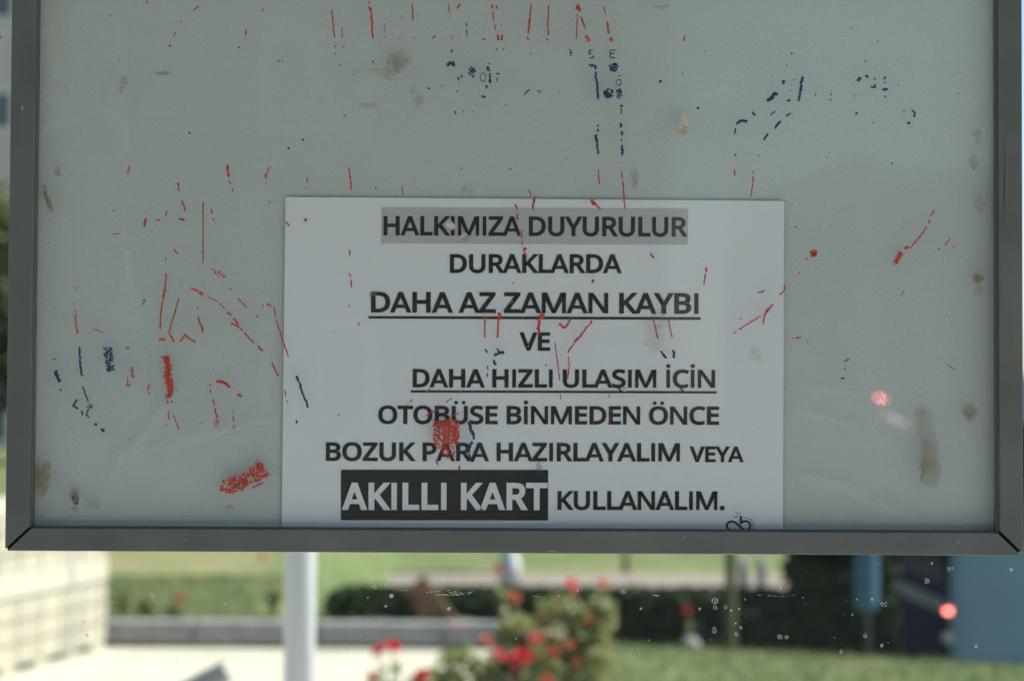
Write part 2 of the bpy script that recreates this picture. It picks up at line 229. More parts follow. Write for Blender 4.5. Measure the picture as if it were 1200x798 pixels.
'.': (375, "211,214 186,216 162,214 138,208 116,198 95,183 76,162 63,135 57,106 55,76 57,45 63,17 76,-10 94,-31 115,-46 138,-57 161,-64 186,-66 211,-64 236,-57 258,-47 280,-31 299,-10 311,16 319,45 321,76 319,107 311,136 298,162 279,183 257,198 235,208", "0,1,2 31,0,2 31,2,3 30,31,3 30,3,4 29,30,4 29,4,5 28,29,5 28,5,6 27,28,6 27,6,7 26,27,7 26,7,8 25,26,8 25,8,9 24,25,9 24,9,10 24,10,11 23,24,11 23,11,12 22,23,12 22,12,13 21,22,13 21,13,14 20,21,14 20,14,15 19,20,15 19,15,16 18,19,16 18,16,17"),
}
HEAVY = {
'K': (867, "314,1052 84,1052 84,-52 314,-52 314,364 356,401 692,-52 969,-52 522,561 961,1049 681,1052 300,606", "9,10,11 11,0,1 11,1,2 8,9,11 8,11,4 4,11,2 7,8,5 5,8,4 7,5,6 3,4,2"),
'L': (734, "314,1052 84,1052 84,-52 751,-52 751,164 314,164", "5,0,1 5,1,2 3,4,5 3,5,2"),
'R': (871, "84,1052 84,-52 314,-52 314,361 431,361 673,-52 943,-52 652,423 621,410 649,424 675,438 702,456 728,476 752,500 773,528 792,558 808,593 819,631 826,672 828,717 822,792 802,861 768,921 720,970 659,1007 587,1033 505,1047 413,1052 314,839 404,839 457,836 500,830 533,819 556,807 572,792 583,773 591,746 594,710 591,675 583,647 571,625 556,608 534,593 503,582 462,574 410,572 314,572", "26,27,0 26,0,28 28,0,1 25,26,28 24,25,28 23,24,28 22,23,28 21,22,28 20,21,30 30,21,29 29,21,28 46,28,1 20,30,31 20,31,32 20,32,33 20,33,34 20,34,35 19,20,35 19,35,36 19,36,37 18,19,37 18,37,38 18,38,39 17,18,39 17,39,40 16,17,40 16,40,41 16,41,42 16,42,43 15,16,43 15,43,44 15,44,45 15,45,46 15,46,3 3,46,1 14,15,3 13,14,3 12,13,3 11,12,3 10,11,3 9,10,3 8,9,3 6,7,8 6,8,4 4,8,3 6,4,5 2,3,1"),
'T': (779, "815,1052 -38,1052 -38,837 274,837 274,-52 504,-52 504,837 815,837", "7,0,1 7,1,2 6,7,2 5,6,3 3,6,2 5,3,4"),
}
M = {}
M['lawn'] = mat('lawn', (0.085, 0.125, 0.048), 0.9, col2=(0.15, 0.175, 0.078), scale=2.2, bump=0.6, bscale=30, spec=0.1, detail=8)
M['paving'] = mat('paving', (0.47, 0.44, 0.365), 0.85, var=0.08, scale=3, bump=0.2, bscale=40, spec=0.2)
M['asphalt'] = mat('asphalt', (0.045, 0.05, 0.05), 0.9, var=0.25, scale=5, bump=0.3, bscale=90, spec=0.2)
M['far_paving'] = mat('far_paving', (0.21, 0.18, 0.15), 0.9, var=0.1, scale=2)
M['concrete'] = mat('concrete', (0.26, 0.26, 0.27), 0.85, var=0.15, scale=6, bump=0.3)
M['alu'] = mat('grey_frame_paint', (0.115, 0.130, 0.128), 0.42, 0.0, var=0.13, scale=1300, bump=0.05, bscale=1200, spec=0.35, detail=2, ramp=(0.3, 0.7))
nt_ = M['alu'].node_tree; bs_ = nt_.nodes['Principled BSDF']; src_ = bs_.inputs['Base Color'].links[0].from_socket     # grime drifting along the bars
tn_ = nt_.nodes.new('ShaderNodeTexNoise'); tn_.inputs['Scale'].default_value = 22; tn_.inputs['Detail'].default_value = 8
tc_ = nt_.nodes.new('ShaderNodeTexCoord'); nt_.links.new(tc_.outputs['Object'], tn_.inputs['Vector'])
mr_ = nt_.nodes.new('ShaderNodeMapRange'); mr_.inputs[1].default_value = .3; mr_.inputs[2].default_value = .7; mr_.inputs[3].default_value = .84; mr_.inputs[4].default_value = 1.14
nt_.links.new(tn_.outputs[0], mr_.inputs[0])
mx_ = nt_.nodes.new('ShaderNodeVectorMath'); mx_.operation = 'SCALE'; nt_.links.new(src_, mx_.inputs[0]); nt_.links.new(mr_.outputs[0], mx_.inputs['Scale']); nt_.links.new(mx_.outputs[0], bs_.inputs['Base Color'])
M['black'] = mat('black_backing', (0.008, 0.008, 0.008), 0.9)
M['board'] = mat('board_backing', (0.54, 0.60, 0.622), 0.7, var=0.075, scale=1150, detail=3, spec=0.2)
M['paper'] = mat('copy_paper', (0.79, 0.835, 0.94), 0.85, var=0.05, scale=1150, spec=0.1, bump=0.05, bscale=12)
M['ink'] = mat('toner', (0.012, 0.014, 0.015), 0.55, spec=0.3)
M['bar'] = mat('grey_highlight', (0.50, 0.53, 0.58), 0.85, spec=0.1)
M['red'] = mat('red_marker', (0.43, 0.045, 0.025), 0.55, var=0.3, scale=300)
M['dullred'] = mat('faded_red_marker', (0.36, 0.14, 0.11), 0.6, var=0.2, scale=300)
M['blue'] = mat('blue_marker', (0.008, 0.033, 0.115), 0.5, var=0.3, scale=300)
M['dark'] = mat('black_marker', (0.015, 0.016, 0.02), 0.5)
M['glue'] = film_mat('old_glue', (0.19, 0.155, 0.095), 0.82, 110, soft=True)
M['glue2'] = film_mat('pale_glue', (0.27, 0.235, 0.155), 0.40, 90, soft=True)
M['glue3'] = film_mat('faint_glue', (0.30, 0.26, 0.17), 0.22, 260, soft=True)
M['haze'] = film_mat('painted_reflection_film', (0.66, 0.70, 0.72), 0.10, 45, soft=True)  # pale streaks: reflections and film folds painted as a thin layer
M['smudge'] = film_mat('grey_smudge', (0.16, 0.16, 0.165), 0.5, 160, soft=True)
M['chip'] = mat('cream_paint_chip', (0.46, 0.45, 0.39), 0.85, var=0.3, scale=260, bump=.3, bscale=300)
M['plexi'] = pane_mat('board_cover_sheet', base=0.036, haze=0.55, rough=0.012, film=0.003, wave=0.0012, wscale=2.5)
M['glass'] = pane_mat('shelter_glass', base=0.02, rough=0.0, film=0.008, filmcol=(0.5, 0.52, 0.5), tint=(0.95, 0.98, 0.965))
M['drop'] = film_mat('dried_drop', (0.75, 0.78, 0.76), 0.75, 500)
M['lightgrey'] = mat('light_grey_paint', (0.55, 0.56, 0.58), 0.5)
M['midgrey'] = mat('mid_grey_paint', (0.24, 0.245, 0.25), 0.5, var=0.1, scale=20)
M['rail'] = mat('white_rail', (0.46, 0.44, 0.37), 0.6)
M['white_metal'] = mat('white_painted_metal', (0.80, 0.80, 0.78), 0.4, var=0.02, scale=4)
M['cream'] = mat('cream_block', (0.395, 0.37, 0.30), 0.7, var=0.09, scale=2.5)
M['groove'] = mat('beige_groove', (0.20, 0.185, 0.14), 0.8)
M['grey_metal'] = mat('galvanised_metal', (0.38, 0.39, 0.40), 0.35, 0.6, var=0.1, scale=10)
M['dark_metal'] = mat('dark_grey_metal', (0.05, 0.055, 0.06), 0.5, 0.3)
M['roof'] = mat('shelter_roof', (0.20, 0.21, 0.22), 0.6)
M['wood'] = mat('mottled_brown', (0.16, 0.085, 0.04), 0.8, var=0.3, scale=9)
M['bark'] = mat('bark', (0.11, 0.09, 0.06), 0.95, var=0.35, scale=9, bump=0.8, bscale=20)
M['paleb'] = mat('pale_bark', (0.075, 0.075, 0.035), 0.95, var=0.3, scale=9)
M['leaf'] = leaf_mat('tree_leaf', [(0.035, 0.07, 0.018), (0.06, 0.10, 0.025), (0.13, 0.15, 0.045)])
M['darkleaf'] = leaf_mat('dark_leaf', [(0.012, 0.03, 0.012), (0.025, 0.05, 0.018), (0.04, 0.065, 0.022)], 0.15)
M['darkleaf'].node_tree.nodes['Principled BSDF'].inputs['Roughness'].default_value = 0.8; M['darkleaf'].node_tree.nodes['Principled BSDF'].inputs['Specular IOR Level'].default_value = 0.15
M['roseleaf'] = leaf_mat('rose_leaf', [(0.11, 0.16, 0.045), (0.20, 0.25, 0.08), (0.28, 0.30, 0.12), (0.28, 0.20, 0.10)], 0.5)
M['stem'] = mat('rose_stem', (0.14, 0.17, 0.06), 0.7, var=0.2, scale=20)
M['rosered'] = leaf_mat('red_petal', [(0.48, 0.010, 0.025), (0.58, 0.02, 0.035)], 0.3)
M['rosepink'] = leaf_mat('pink_red_petal', [(0.60, 0.06, 0.10), (0.62, 0.10, 0.13)], 0.3)
M['roseorange'] = leaf_mat('faded_orange_petal', [(0.55, 0.10, 0.05), (0.55, 0.16, 0.10)], 0.3)
M['grass'] = leaf_mat('grass_blade', [(0.10, 0.14, 0.05), (0.14, 0.17, 0.07), (0.20, 0.20, 0.10)], 0.4)
M['busblue'] = mat('slate_blue_paint', (0.20, 0.32, 0.43), 0.45, var=0.04, scale=1.2)
M['busdeep'] = mat('deep_blue_paint', (0.08, 0.22, 0.40), 0.4)
M['binblue'] = mat('blue_plastic', (0.045, 0.125, 0.21), 0.6, var=0.1, scale=5)
M['carblue'] = mat('black_blue_car_paint', (0.012, 0.016, 0.032), 0.25, spec=0.6)
M['carglass'] = mat('dark_window', (0.008, 0.012, 0.03), 0.08, spec=0.8)
M['tyre'] = mat('tyre_rubber', (0.02, 0.02, 0.02), 0.85)
M['silver'] = mat('silver_rim', (0.5, 0.5, 0.5), 0.3, 0.8)
M['chrome'] = mat('grey_trim', (0.16, 0.155, 0.15), 0.6)
M['lampred'] = emit_mat('lit_red_lamp', (1.0, 0.20, 0.18), 4.2)
M['paleglint'] = emit_mat('pale_glint_glow', (1.0, 0.88, 0.80), 5.0)  # reflector made to glow for a pale glint in the cover sheet
M['lampglint'] = emit_mat('boosted_red_glint', (1.0, 0.2, 0.18), 50.0)  # boosted so the mirrored tail lamp shows as a glint
M['lamplow'] = mat('pale_reflector', (0.70, 0.62, 0.60), 0.3)
M['plate'] = mat('number_plate', (0.6, 0.6, 0.58), 0.4)
M['facade'] = mat('pinkish_render', (0.62, 0.52, 0.47), 0.85, var=0.06, scale=0.5)
M['facade2'] = mat('brown_render', (0.10, 0.09, 0.08), 0.85, var=0.06, scale=0.5)
M['win'] = mat('window_glass', (0.10, 0.11, 0.12), 0.15)
M['stone'] = mat('pale_stone', (0.28, 0.27, 0.265), 0.8, var=0.1, scale=30)
M['pinkstone'] = mat('pinkish_concrete', (0.40, 0.33, 0.32), 0.8, var=0.1, scale=10)

# =================================================================== the ground
def smooth(a, b, x):
    t = min(1, max(0, (x-a)/(b-a))); return t*t*(3-2*t)
def edge_y(x):
    return 13.9 - 0.46*max(0, min(x, 4.5)-0.4)
def height(x, y):
    b = 0.15*(1-smooth(-0.3, 0.2, x)) if y > 13.42 else 0.0
    e = edge_y(x); t = smooth(e, e+1.25, y)*smooth(-1.75-max(0, y-22)*.06, -1.35-max(0, y-22)*.06, x)
    z = b*(1-t) - 1.2*t
    return z
def axis(parts):
    out = []
    for a, b, s in parts:
        n = max(1, round((b-a)/s)); out += [a+(b-a)*i/n for i in range(n)]
    out.append(parts[-1][1]); return out
xs = axis([(-400, -60, 60), (-60, -6, 6), (-6, 6, 0.1), (6, 60, 6), (60, 400, 60)])
ys = axis([(-400, -60, 60), (-60, 8, 8), (8, 11, 1), (11, 13.3, 0.2), (13.3, 13.5, 0.05), (13.5, 19, 0.12), (19, 60, 5), (60, 900, 70)])
g = MB(); nx = len(xs)
g.add([(x, y, height(x, y)) for y in ys for x in xs],
      [(j*nx+i, j*nx+i+1, (j+1)*nx+i+1, (j+1)*nx+i) for j in range(len(ys)-1) for i in range(nx-1)])
tag(g.build('ground', M['lawn'], smooth=True), kind='structure')
def sheet(name, poly, z, m):
    b = MB(); b.add([(x, y, z) for x, y in poly], [tuple(range(len(poly)))]); o = b.build(name, m, fix=False); return tag(o, kind='structure')
sheet('pavement', [(-30, -5), (30, -5), (30, 9.6), (0.35, 9.6), (0.05, 10.2), (0.05, 13.405), (-30, 13.405)], 0.004, M['paving'])
sheet('road', [(-2.6, 15.4), (80, 15.4), (80, 31), (-2.6, 31)], -1.196, M['asphalt'])
bb = MB(); bb.add([(-80, -31.5, 1.32), (80, -31.5, 1.32), (80, -5.16, .004), (-80, -5.16, .004)], [(0, 1, 2, 3)]); tag(bb.build('street', M['asphalt'], fix=False), kind='structure')
M['dry'] = mat('dry_grass', (0.215, 0.20, 0.10), 0.95, col2=(0.15, 0.175, 0.075), scale=1.5, spec=0.1, detail=8)
sheet('dry_grass_verge', [(-1, 34.2), (60, 34.2), (60, 36.2), (-1, 36.6)], -1.196, M['dry'])
sheet('dry_grass_strip', [(-20, 17.4), (-2.0, 17.2), (-2.4, 22.5), (-20, 22.2)], 0.156, M['dry'])
b = MB(); b.box((-2.2, 31, -1.21), (80, 33.6, -1.08)); tag(b.build('footway', M['far_paving']), kind='structure')
b = MB(); b.box((-80, -5.15, -0.02), (80, -5.0, 0.03)); tag(b.build('kerb', M['concrete']), kind='structure')
# low kerb wall in front of the raised lawn
b = MB()
x = -9.0
while x < 0.1:
    x1 = min(x+0.78, 0.12); b.box((x, 13.41, -0.03), (x1-0.012, 13.56, 0.165+rnd.uniform(-.004, .004))); x = x1
tag(b.build('low_wall', M['concrete'], bevel=0.008), 'low grey concrete kerb wall along the far edge of the pale pavement', 'wall')

# grass blades over the near lawn and along its far crest
gb = MB()
for i in range(11000):
    if i < 6500: x = rnd.uniform(-.1, 4.2); y = rnd.uniform(11.4, edge_y(x)+.35)
    else: x = rnd.uniform(-3.4, -1.2); y = rnd.uniform(13.6, 17.2)
    z = height(x, y); h = rnd.uniform(.02, .05); a = rnd.uniform(0, 6.28); wd = rnd.uniform(.004, .008)
    lx, ly = rnd.gauss(0, .015), rnd.gauss(0, .015)
    gb.add([(x-wd*math.cos(a), y-wd*math.sin(a), z), (x+wd*math.cos(a), y+wd*math.sin(a), z), (x+lx, y+ly, z+h)], [(0, 1, 2)])
tag(gb.build('grass', M['grass'], fix=False), kind='stuff')

# =================================================================== trees and plants
def leaf_cloud(mb, c, rad, n, size, r_in=0.0, seed=0, flat=0.0, clumps=None):
    q = random.Random(seed)
    cl = []
    if clumps:
        for _ in range(clumps):
            d = Vector((q.gauss(0, 1), q.gauss(0, 1), q.gauss(0, 1))).normalized()*q.uniform(.45, .95)
            cl.append((Vector((d.x*rad[0], d.y*rad[1], d.z*rad[2])), q.uniform(.28, .5)))
    for _ in range(n):
        if cl:
            o, s = q.choice(cl); d = Vector((q.gauss(0, 1), q.gauss(0, 1), q.gauss(0, 1))).normalized()*(q.random()**.4)*s
            p = o + Vector((d.x*rad[0], d.y*rad[1], d.z*rad[2]))
        else:
            d = Vector((q.gauss(0, 1), q.gauss(0, 1), q.gauss(0, 1))).normalized()*(r_in+(1-r_in)*q.random()**.45)
            p = Vector((d.x*rad[0], d.y*rad[1], d.z*rad[2]))
        p = Vector(c)+p
        s = size*q.uniform(.6, 1.3)
        e = Euler((q.uniform(-1, 1), q.uniform(-1, 1), q.uniform(0, 6.28))).to_matrix()
        pts = [e @ Vector(v)*s for v in ((0, -.5, 0), (.28, -.05, .06), (0, .5, -.05), (-.28, -.05, .06))]
        mb.add([p+v for v in pts], [(0, 1, 2), (0, 2, 3)])
def make_tree(loc, h, trunk_h, r, crown, label, leaf='leaf', bark='bark', n=5200, lsize=.34, group=None, seed=1, name='tree'):
    t = thing(name, loc, label, 'tree', group); q = random.Random(seed); L = Vector(loc)
    b = MB(); top = L+Vector((q.uniform(-.2, .2), q.uniform(-.2, .2), h*.72))
    b.tube([L+Vector((0, 0, -.1)), L+Vector((.0, 0, .3)), L+(top-L)*.45+Vector((.05*h*.1, 0, 0)), top], [r*1.35, r, r*.75, r*.25], 9)
    for k in range(9):
        f = trunk_h/h + (0.75-trunk_h/h)*k/9; s = L+(top-L)*min(.98, f/.72)
        a = k*2.4+q.uniform(-.3, .3); ln = crown[0]*q.uniform(.6, .9)
        b.tube([s, s+Vector((math.cos(a)*ln*.5, math.sin(a)*ln*.5, ln*.3)), s+Vector((math.cos(a)*ln, math.sin(a)*ln, ln*.45))], [r*.4, r*.25, r*.08], 6)
    b.build('trunk', M[bark], t, smooth=True)
    c = MB(); leaf_cloud(c, L+Vector((0, 0, trunk_h+(h-trunk_h)*.5)), (crown[0], crown[1], (h-trunk_h)*.55), n, lsize, seed=seed+5, clumps=22)
    c.build('crown', M[leaf], t, fix=False)
    return t
# leafy trees across the street, behind the camera
big = make_tree((8.0, -33, .9), 9.5, 3.0, .22, (4.0, 3.6), 'leafy tree across the street behind the camera', n=6000, group='trees across the street', seed=3, name='street_tree')
big.scale = (.5, .5, .5)
for x, y, s_ in ((12.5, -36, .7), (17, -34, .6)):
    c = copy_tree(big); c.location = (x, y, .9); c.scale = (s_,)*3; c.rotation_euler.z = x
# trees beyond the far lawn, seen as a green strip left of the board
side = make_tree((-12.6, 50, .14), 6.2, 1.2, .2, (2.6, 2.6), 'bushy green tree below the pink building, left of the notice board', n=5200, lsize=.4, seed=9, group='trees by the pink building')
for x, y, s, lab in ((-9.4, 53, .9, 'bushy green tree behind the notice board near the pink building'), (-16.4, 52, 1.05, 'bushy green tree at the far left by the pink building')):
    c = copy_tree(side); c.location = (x, y, .14); c.scale = (s, s, s); c['label'] = lab; c.rotation_euler.z = x
# slim trunks on the far grass just right of the white barrier
slim = make_tree((P(152, 668, 21).x, 21, .15), 4.6, 2.2, .05, (1.1, 1.1), 'slim tree on the far grass nearest the white barrier', n=1400, lsize=.25, seed=14, group='slim trees on the far grass', name='slim_tree')
for u, lab in ((176, 'slim tree on the far grass, second from the white barrier'), (318, 'slim tree on the far grass behind the white pole'), (735, 'slim tree on the far grass above the rose bush')):
    c = copy_tree(slim); c.location = (P(u, 668, 21).x, 21.2, .15) if u < 400 else (P(u, 668, 35).x, 35.5, -1.2); c['label'] = lab; c.rotation_euler.z = u
# olive young trunk at the lawn's crest
p = P(856, 752, 13.75)
make_tree((p.x, 13.75, height(p.x, 13.75)-.02), 10.5, 7.6, .036, (.9, .9), 'young tree with thin olive trunk at the far edge of the near lawn', bark='paleb', n=900, lsize=.16, seed=21, name='young_tree')

def shrub(name, loc, rad, n, size, leaf, label, cat, group=None, seed=0, flower=None):
    t = thing(name, loc, label, cat, group); L = Vector(loc); q = random.Random(seed)
    s = MB()
    for k in range(6):
        a = q.uniform(0, 6.28); s.tube([L+Vector((0, 0, -.02)), L+Vector((math.cos(a)*rad[0]*.5, math.sin(a)*rad[1]*.5, rad[2]*1.3))], [.006, .003], 5)
    s.build('stem', M['stem'], t)
    c = MB(); leaf_cloud(c, L+Vector((0, 0, rad[2])), rad, n, size, seed=seed, clumps=9); c.build('foliage', M[leaf], t, fix=False)
    if flower:
        for fx, fz, fr, fm in flower: rose_mesh(Vector((fx, loc[1]-rad[1], fz)), fr, q).build('flower', M[fm], t, fix=False)
    return t
def rose_mesh(c, r, q):
    """a double rose: spiralled cupped petals around a tight heart"""
    mb = MB(); tilt = Euler((q.uniform(.2, .9), q.uniform(-.5, .5), q.uniform(0, 6.28))).to_matrix()
    k = 0
    for ring, (n, rr, hh, op) in enumerate(((4, .30, .75, .12), (5, .58, .68, .35), (6, .85, .50, .75), (6, 1.0, .28, 1.05))):
        for i in range(n):
            a0 = (i+ring*.5)*2*math.pi/n + q.uniform(-.1, .1); wdt = 2.6*math.pi/n*.62
            vs = []
            for vi in range(3):
                t = vi/2
                for ui in range(4):
                    s = (ui/3-.5)*wdt*(1-.25*t*t*abs(ui-1.5)/1.5)
                    rad = r*(.15+ (rr-.15)*t**(.7)) * (1+.06*math.sin(ui*2+i))
                    z = r*(-.35+ hh*t*1.25 - op*.18*t*t)
                    vs.append(Vector(c)+tilt @ Vector((rad*math.cos(a0+s), rad*math.sin(a0+s), z)))
            mb.add(vs, [(vi*4+ui, vi*4+ui+1, (vi+1)*4+ui+1, (vi+1)*4+ui) for vi in range(2) for ui in range(3)])
    return mb
# bedding plants on the raised lawn behind the low wall, left
for i, (u, v, rx, rz, fl, lab) in enumerate(((142, 733, .055, .10, None, 'small leafy plant behind the low wall, next to the white barrier'),
        (172, 733, .07, .075, None, 'small spreading plant behind the low wall, second from the white barrier'),
        (206, 733, .075, .085, (212, 698), 'small plant with one orange flower behind the low wall'),
        (322, 731, .06, .13, (308, 652), 'taller thin plant with a dull red flower behind the low wall, beside the white pole'))):
    p = P(u, v, 13.85); fl2 = None
    if fl: f = P(fl[0], fl[1], 13.85-.05); fl2 = [(f.x, f.z, .035 if i == 2 else .03, 'roseorange' if i == 2 else 'rosered')]
    if i == 2:
        fl2 = [(P(212, 698, 13.8).x, P(212, 698, 13.8).z, .036, 'roseorange')]
    shrub('bedding_plant', (p.x, 13.85, .145), (rx*1.0, .07, rz*.9), 150, .045, 'roseleaf', lab, 'plant', 'plants behind the low wall', 40+i, fl2)
# dark shrubs behind the wall, centre
for i, (u, rx, rz, lab) in enumerate(((392, .10, .10, 'dark low shrub behind the low wall, just right of the white pole'),
        (432, .14, .115, 'dark rounded shrub behind the low wall, between pole and slanting brown slab'),
        (478, .12, .085, 'dark low shrub behind the low wall, at the foot of the slanting brown slab'))):
    p = P(u, 733, 13.8)
    shrub('dark_shrub', (p.x, 13.8, .14), (rx, .1, rz), 420, .06, 'darkleaf', lab, 'shrub', 'dark shrubs behind the low wall', 60+i)
# clipped hedges standing on the low ground just beyond the lawn's crest
def hedge(x0, x1, y0, y1, z0, z1, n, label, seed):
    t = thing('clipped_hedge', ((x0+x1)/2, (y0+y1)/2, z0), label, 'hedge', 'dark hedges along the lower road'); q = random.Random(seed)
    core = MB(); k = max(2, int((x1-x0)/.35))
    for i in range(k):
        xa = x0+(x1-x0)*(i+.5)/k; core.tube([(xa, (y0+y1)/2, z0-.05), (xa+q.uniform(-.05, .05), (y0+y1)/2, z0+(z1-z0)*.8)], [.02, .008], 6)
    core.build('stem', M['bark'], t)
    c = MB()
    for _ in range(n):
        p = Vector((q.uniform(x0, x1), q.uniform(y0, y1), q.uniform(z0, z1)))
        f = q.randrange(4)
        if f == 0: p.y = y0+q.uniform(-.03, .06)
        elif f == 1: p.z = z1-q.uniform(-.02, .05)
        s = q.uniform(.06, .13); e = Euler((q.uniform(-1, 1), q.uniform(-1, 1), q.uniform(0, 6.28))).to_matrix()
        c.add([p+e @ Vector(v)*s for v in ((0, -.5, 0), (.3, 0, .06), (0, .5, 0), (-.3, 0, .06))], [(0, 1, 2), (0, 2, 3)])
    c.build('foliage', M['darkleaf'], t, fix=False)
hedge(-1.25, 2.0, 15.35, 16.0, -1.2, P(700, 691, 16.0).z, 24000, 'long dark clipped hedge beyond the near lawn', 301)
hedge(2.02, 2.78, 15.4, 16.0, -1.2, .62, 10000, 'tall dark clipped hedge between the long hedge and the bus', 302)

# slanting brown slab, added to stand for the reflection of an arm
a_, b_ = P(486, 690, 13.75), P(532, 752, 13.62)
b = MB(); d_ = (b_-a_); n_ = Vector((d_.z, 0, -d_.x)).normalized()*.105
b.obox(a_-n_-d_*.08, d_*1.13, n_*2*.85, Vector((0, .05, 0)))
tag(b.build('arm_reflection_slab', M['wood'], bevel=.006), 'brown slanting slab added in place of a mirrored arm, among the dark shrubs behind the low wall', 'reflection stand-in')

# rose bushes
def rose_bush(loc, rad, n, flowers, label, seed, stems):
    t = thing('rose_bush', loc, label, 'rose bush', 'red rose bushes in front of the pavement'); L = Vector(loc); q = random.Random(seed)
    st = MB()
    for s in stems:
        tip = P(*s); mid = L.lerp(tip, .55)+Vector((q.uniform(-.05, .05), q.uniform(-.05, .05), .05))
        st.tube([L+Vector((q.uniform(-.05, .05), q.uniform(-.05, .05), -.02)), mid, tip], [.009, .006, .003], 6)
    st.build('stem', M['stem'], t, smooth=True)
    c = MB()
    for cc, rr, nn in rad: leaf_cloud(c, Vector(cc), rr, nn, .055, seed=seed+nn, clumps=26)
    for s in stems:                         # leaflets up the stems
        tip = P(*s)
        for k in range(9):
            p0 = L.lerp(tip, .55+.43*k/9); leaf_cloud(c, p0, (.035, .035, .03), 2, .05, seed=seed+k*7+int(s[0]))
    c.build('foliage', M['roseleaf'], t, fix=False)
    for (u, v, dia, m_, Y) in flowers:
        p = P(u, v, Y); rose_mesh(p, dia/2/F*Y, q).build('rose_flower', M[m_], t, fix=False)
    return t
c0 = P(640, 800, 8.0)
rose_bush((c0.x, 8.0, 0), [(P(662, 742, 8.0), (.16, .2, .12), 620), (P(622, 792, 7.95), (.22, .22, .15), 800), (P(550, 788, 7.9), (.12, .15, .11), 300), (P(512, 806, 7.85), (.09, .13, .09), 160), (P(704, 728, 8.05), (.055, .09, .12), 170), (P(688, 800, 8.0), (.11, .2, .22), 420), (P(640, 880, 8.0), (.30, .28, .24), 900), (P(598, 742, 8.0), (.06, .08, .07), 90)], 0,
  [(570, 749, 17, 'roseorange', 7.75), (585, 765, 19, 'rosepink', 7.72), (598, 771, 16, 'rosered', 7.7), (612, 768, 31, 'rosered', 7.66), (627, 748, 20, 'rosepink', 7.7), (648, 763, 16, 'rosered', 7.72),
   (667, 755, 14, 'roseorange', 7.76), (670, 685, 23, 'rosepink', 7.9), (706, 683, 17, 'rosepink', 8.1), (603, 699, 16, 'roseorange', 8.1), (636, 725, 14, 'roseorange', 7.9), (640, 797, 20, 'roseorange', 7.7),
   (583, 666, 14, 'rosered', 8.3), (690, 725, 10, 'roseorange', 7.9), (606, 783, 14, 'rosered', 7.8), (675, 776, 12, 'roseorange', 7.75), (537, 738, 13, 'roseorange', 8.0)],
  'big red rose bush in full bloom right of the white pole', 101,
  [(670, 690, 7.95), (706, 690, 8.12), (603, 704, 8.12), (636, 730, 7.92), (583, 672, 8.32), (570, 755, 7.78), (627, 752, 7.75), (648, 770, 7.75), (720, 705, 8.05), (612, 775, 7.7), (540, 742, 8.0)])
c1 = P(462, 800, 7.0)
rose_bush((c1.x, 7.0, 0), [((c1.x, 7.0, .36), (.16, .14, .26), 420)], 0,
  [(444, 762, 24, 'rosered', 6.95), (461, 756, 24, 'rosered', 6.92), (437, 794, 20, 'rosered', 6.95), (493, 793, 27, 'rosered', 6.9)],
  'small red rose bush with four blooms beside the white pole', 131,
  [(446, 768, 6.97), (460, 760, 6.94), (437, 797, 6.97), (492, 797, 6.93), (470, 783, 6.97)])

# single flower and stone on the far edge of the lawn
p = P(805, 714, 13.65); gx = P(806, 752, 13.65).x
t = thing('garden_flower', (gx, 13.65, height(gx, 13.65)), 'single red flower on a thin stem at the far edge of the near lawn', 'flower')
b = MB(); b.tube([(gx, 13.65, height(gx, 13.65)-.01), (gx+.005, 13.65, .12), (p.x, 13.65, p.z)], [.007, .006, .004], 6)
leaf_cloud(b, (gx, 13.65, .12), (.03, .03, .06), 14, .05, seed=4); b.build('stem', M['stem'], t, fix=False)
rose_mesh(p, .040, rnd).build('flower', M['rosered'], t, fix=False)
p = P(809, 751, 13.55); b = MB()
b.lathe((p.x, 13.55, height(p.x, 13.55)-.02), [(.01, 0), (.052, .01), (.062, .04), (.05, .075), (.02, .092)], 10)
b.v = [(x+.006*math.sin(z*90+y*70), y+.006*math.sin(x*80), z) for x, y, z in b.v]
tag(b.build('white_stone', M['stone'], smooth=True), 'round white stone on the lawn edge under the single red flower', 'stone')

# bollards on the far footway, the grey post
for i, (u, wd, h, lab) in enumerate(((871, .16, .42, 'pale stone bollard on the far footway, left of the pair'), (893, .16, .42, 'pale stone bollard on the far footway, right of the pair'),
        )):
    p = P(u, 690, 31.4); b = MB()
    b.lathe((p.x, 31.4, -1.08), [(wd*.5, 0), (wd*.5, h*.8), (wd*.4, h*.9), (wd*.42, h*.94), (wd*.25, h)], 14)
    tag(b.build('bollard', M['pinkstone'] if i == 2 else M['stone'], smooth=False), lab, 'bollard', 'bollards on the far footway')
p = P(597, 690, 31.5)
t = thing('lamp_post', (p.x, 31.5, -1.08), 'grey street lamp post on the far footway above the rose bush', 'lamp post')
b = MB(); b.lathe((p.x, 31.5, -1.08), [(.16, 0), (.16, .35), (.11, .45), (.075, 3), (.05, 6)], 12); b.build('post', M['lightgrey'], t, smooth=True)
b = MB(); b.tube([(p.x, 31.5, 4.9), (p.x, 31.2, 5.2), (p.x, 30.3, 5.3)], .04, 8); b.build('arm', M['grey_metal'], t)
b = MB(); b.box((p.x-.13, 29.7, 5.22), (p.x+.13, 30.3, 5.36)); b.build('lamp_head', M['dark_metal'], t, bevel=.04)

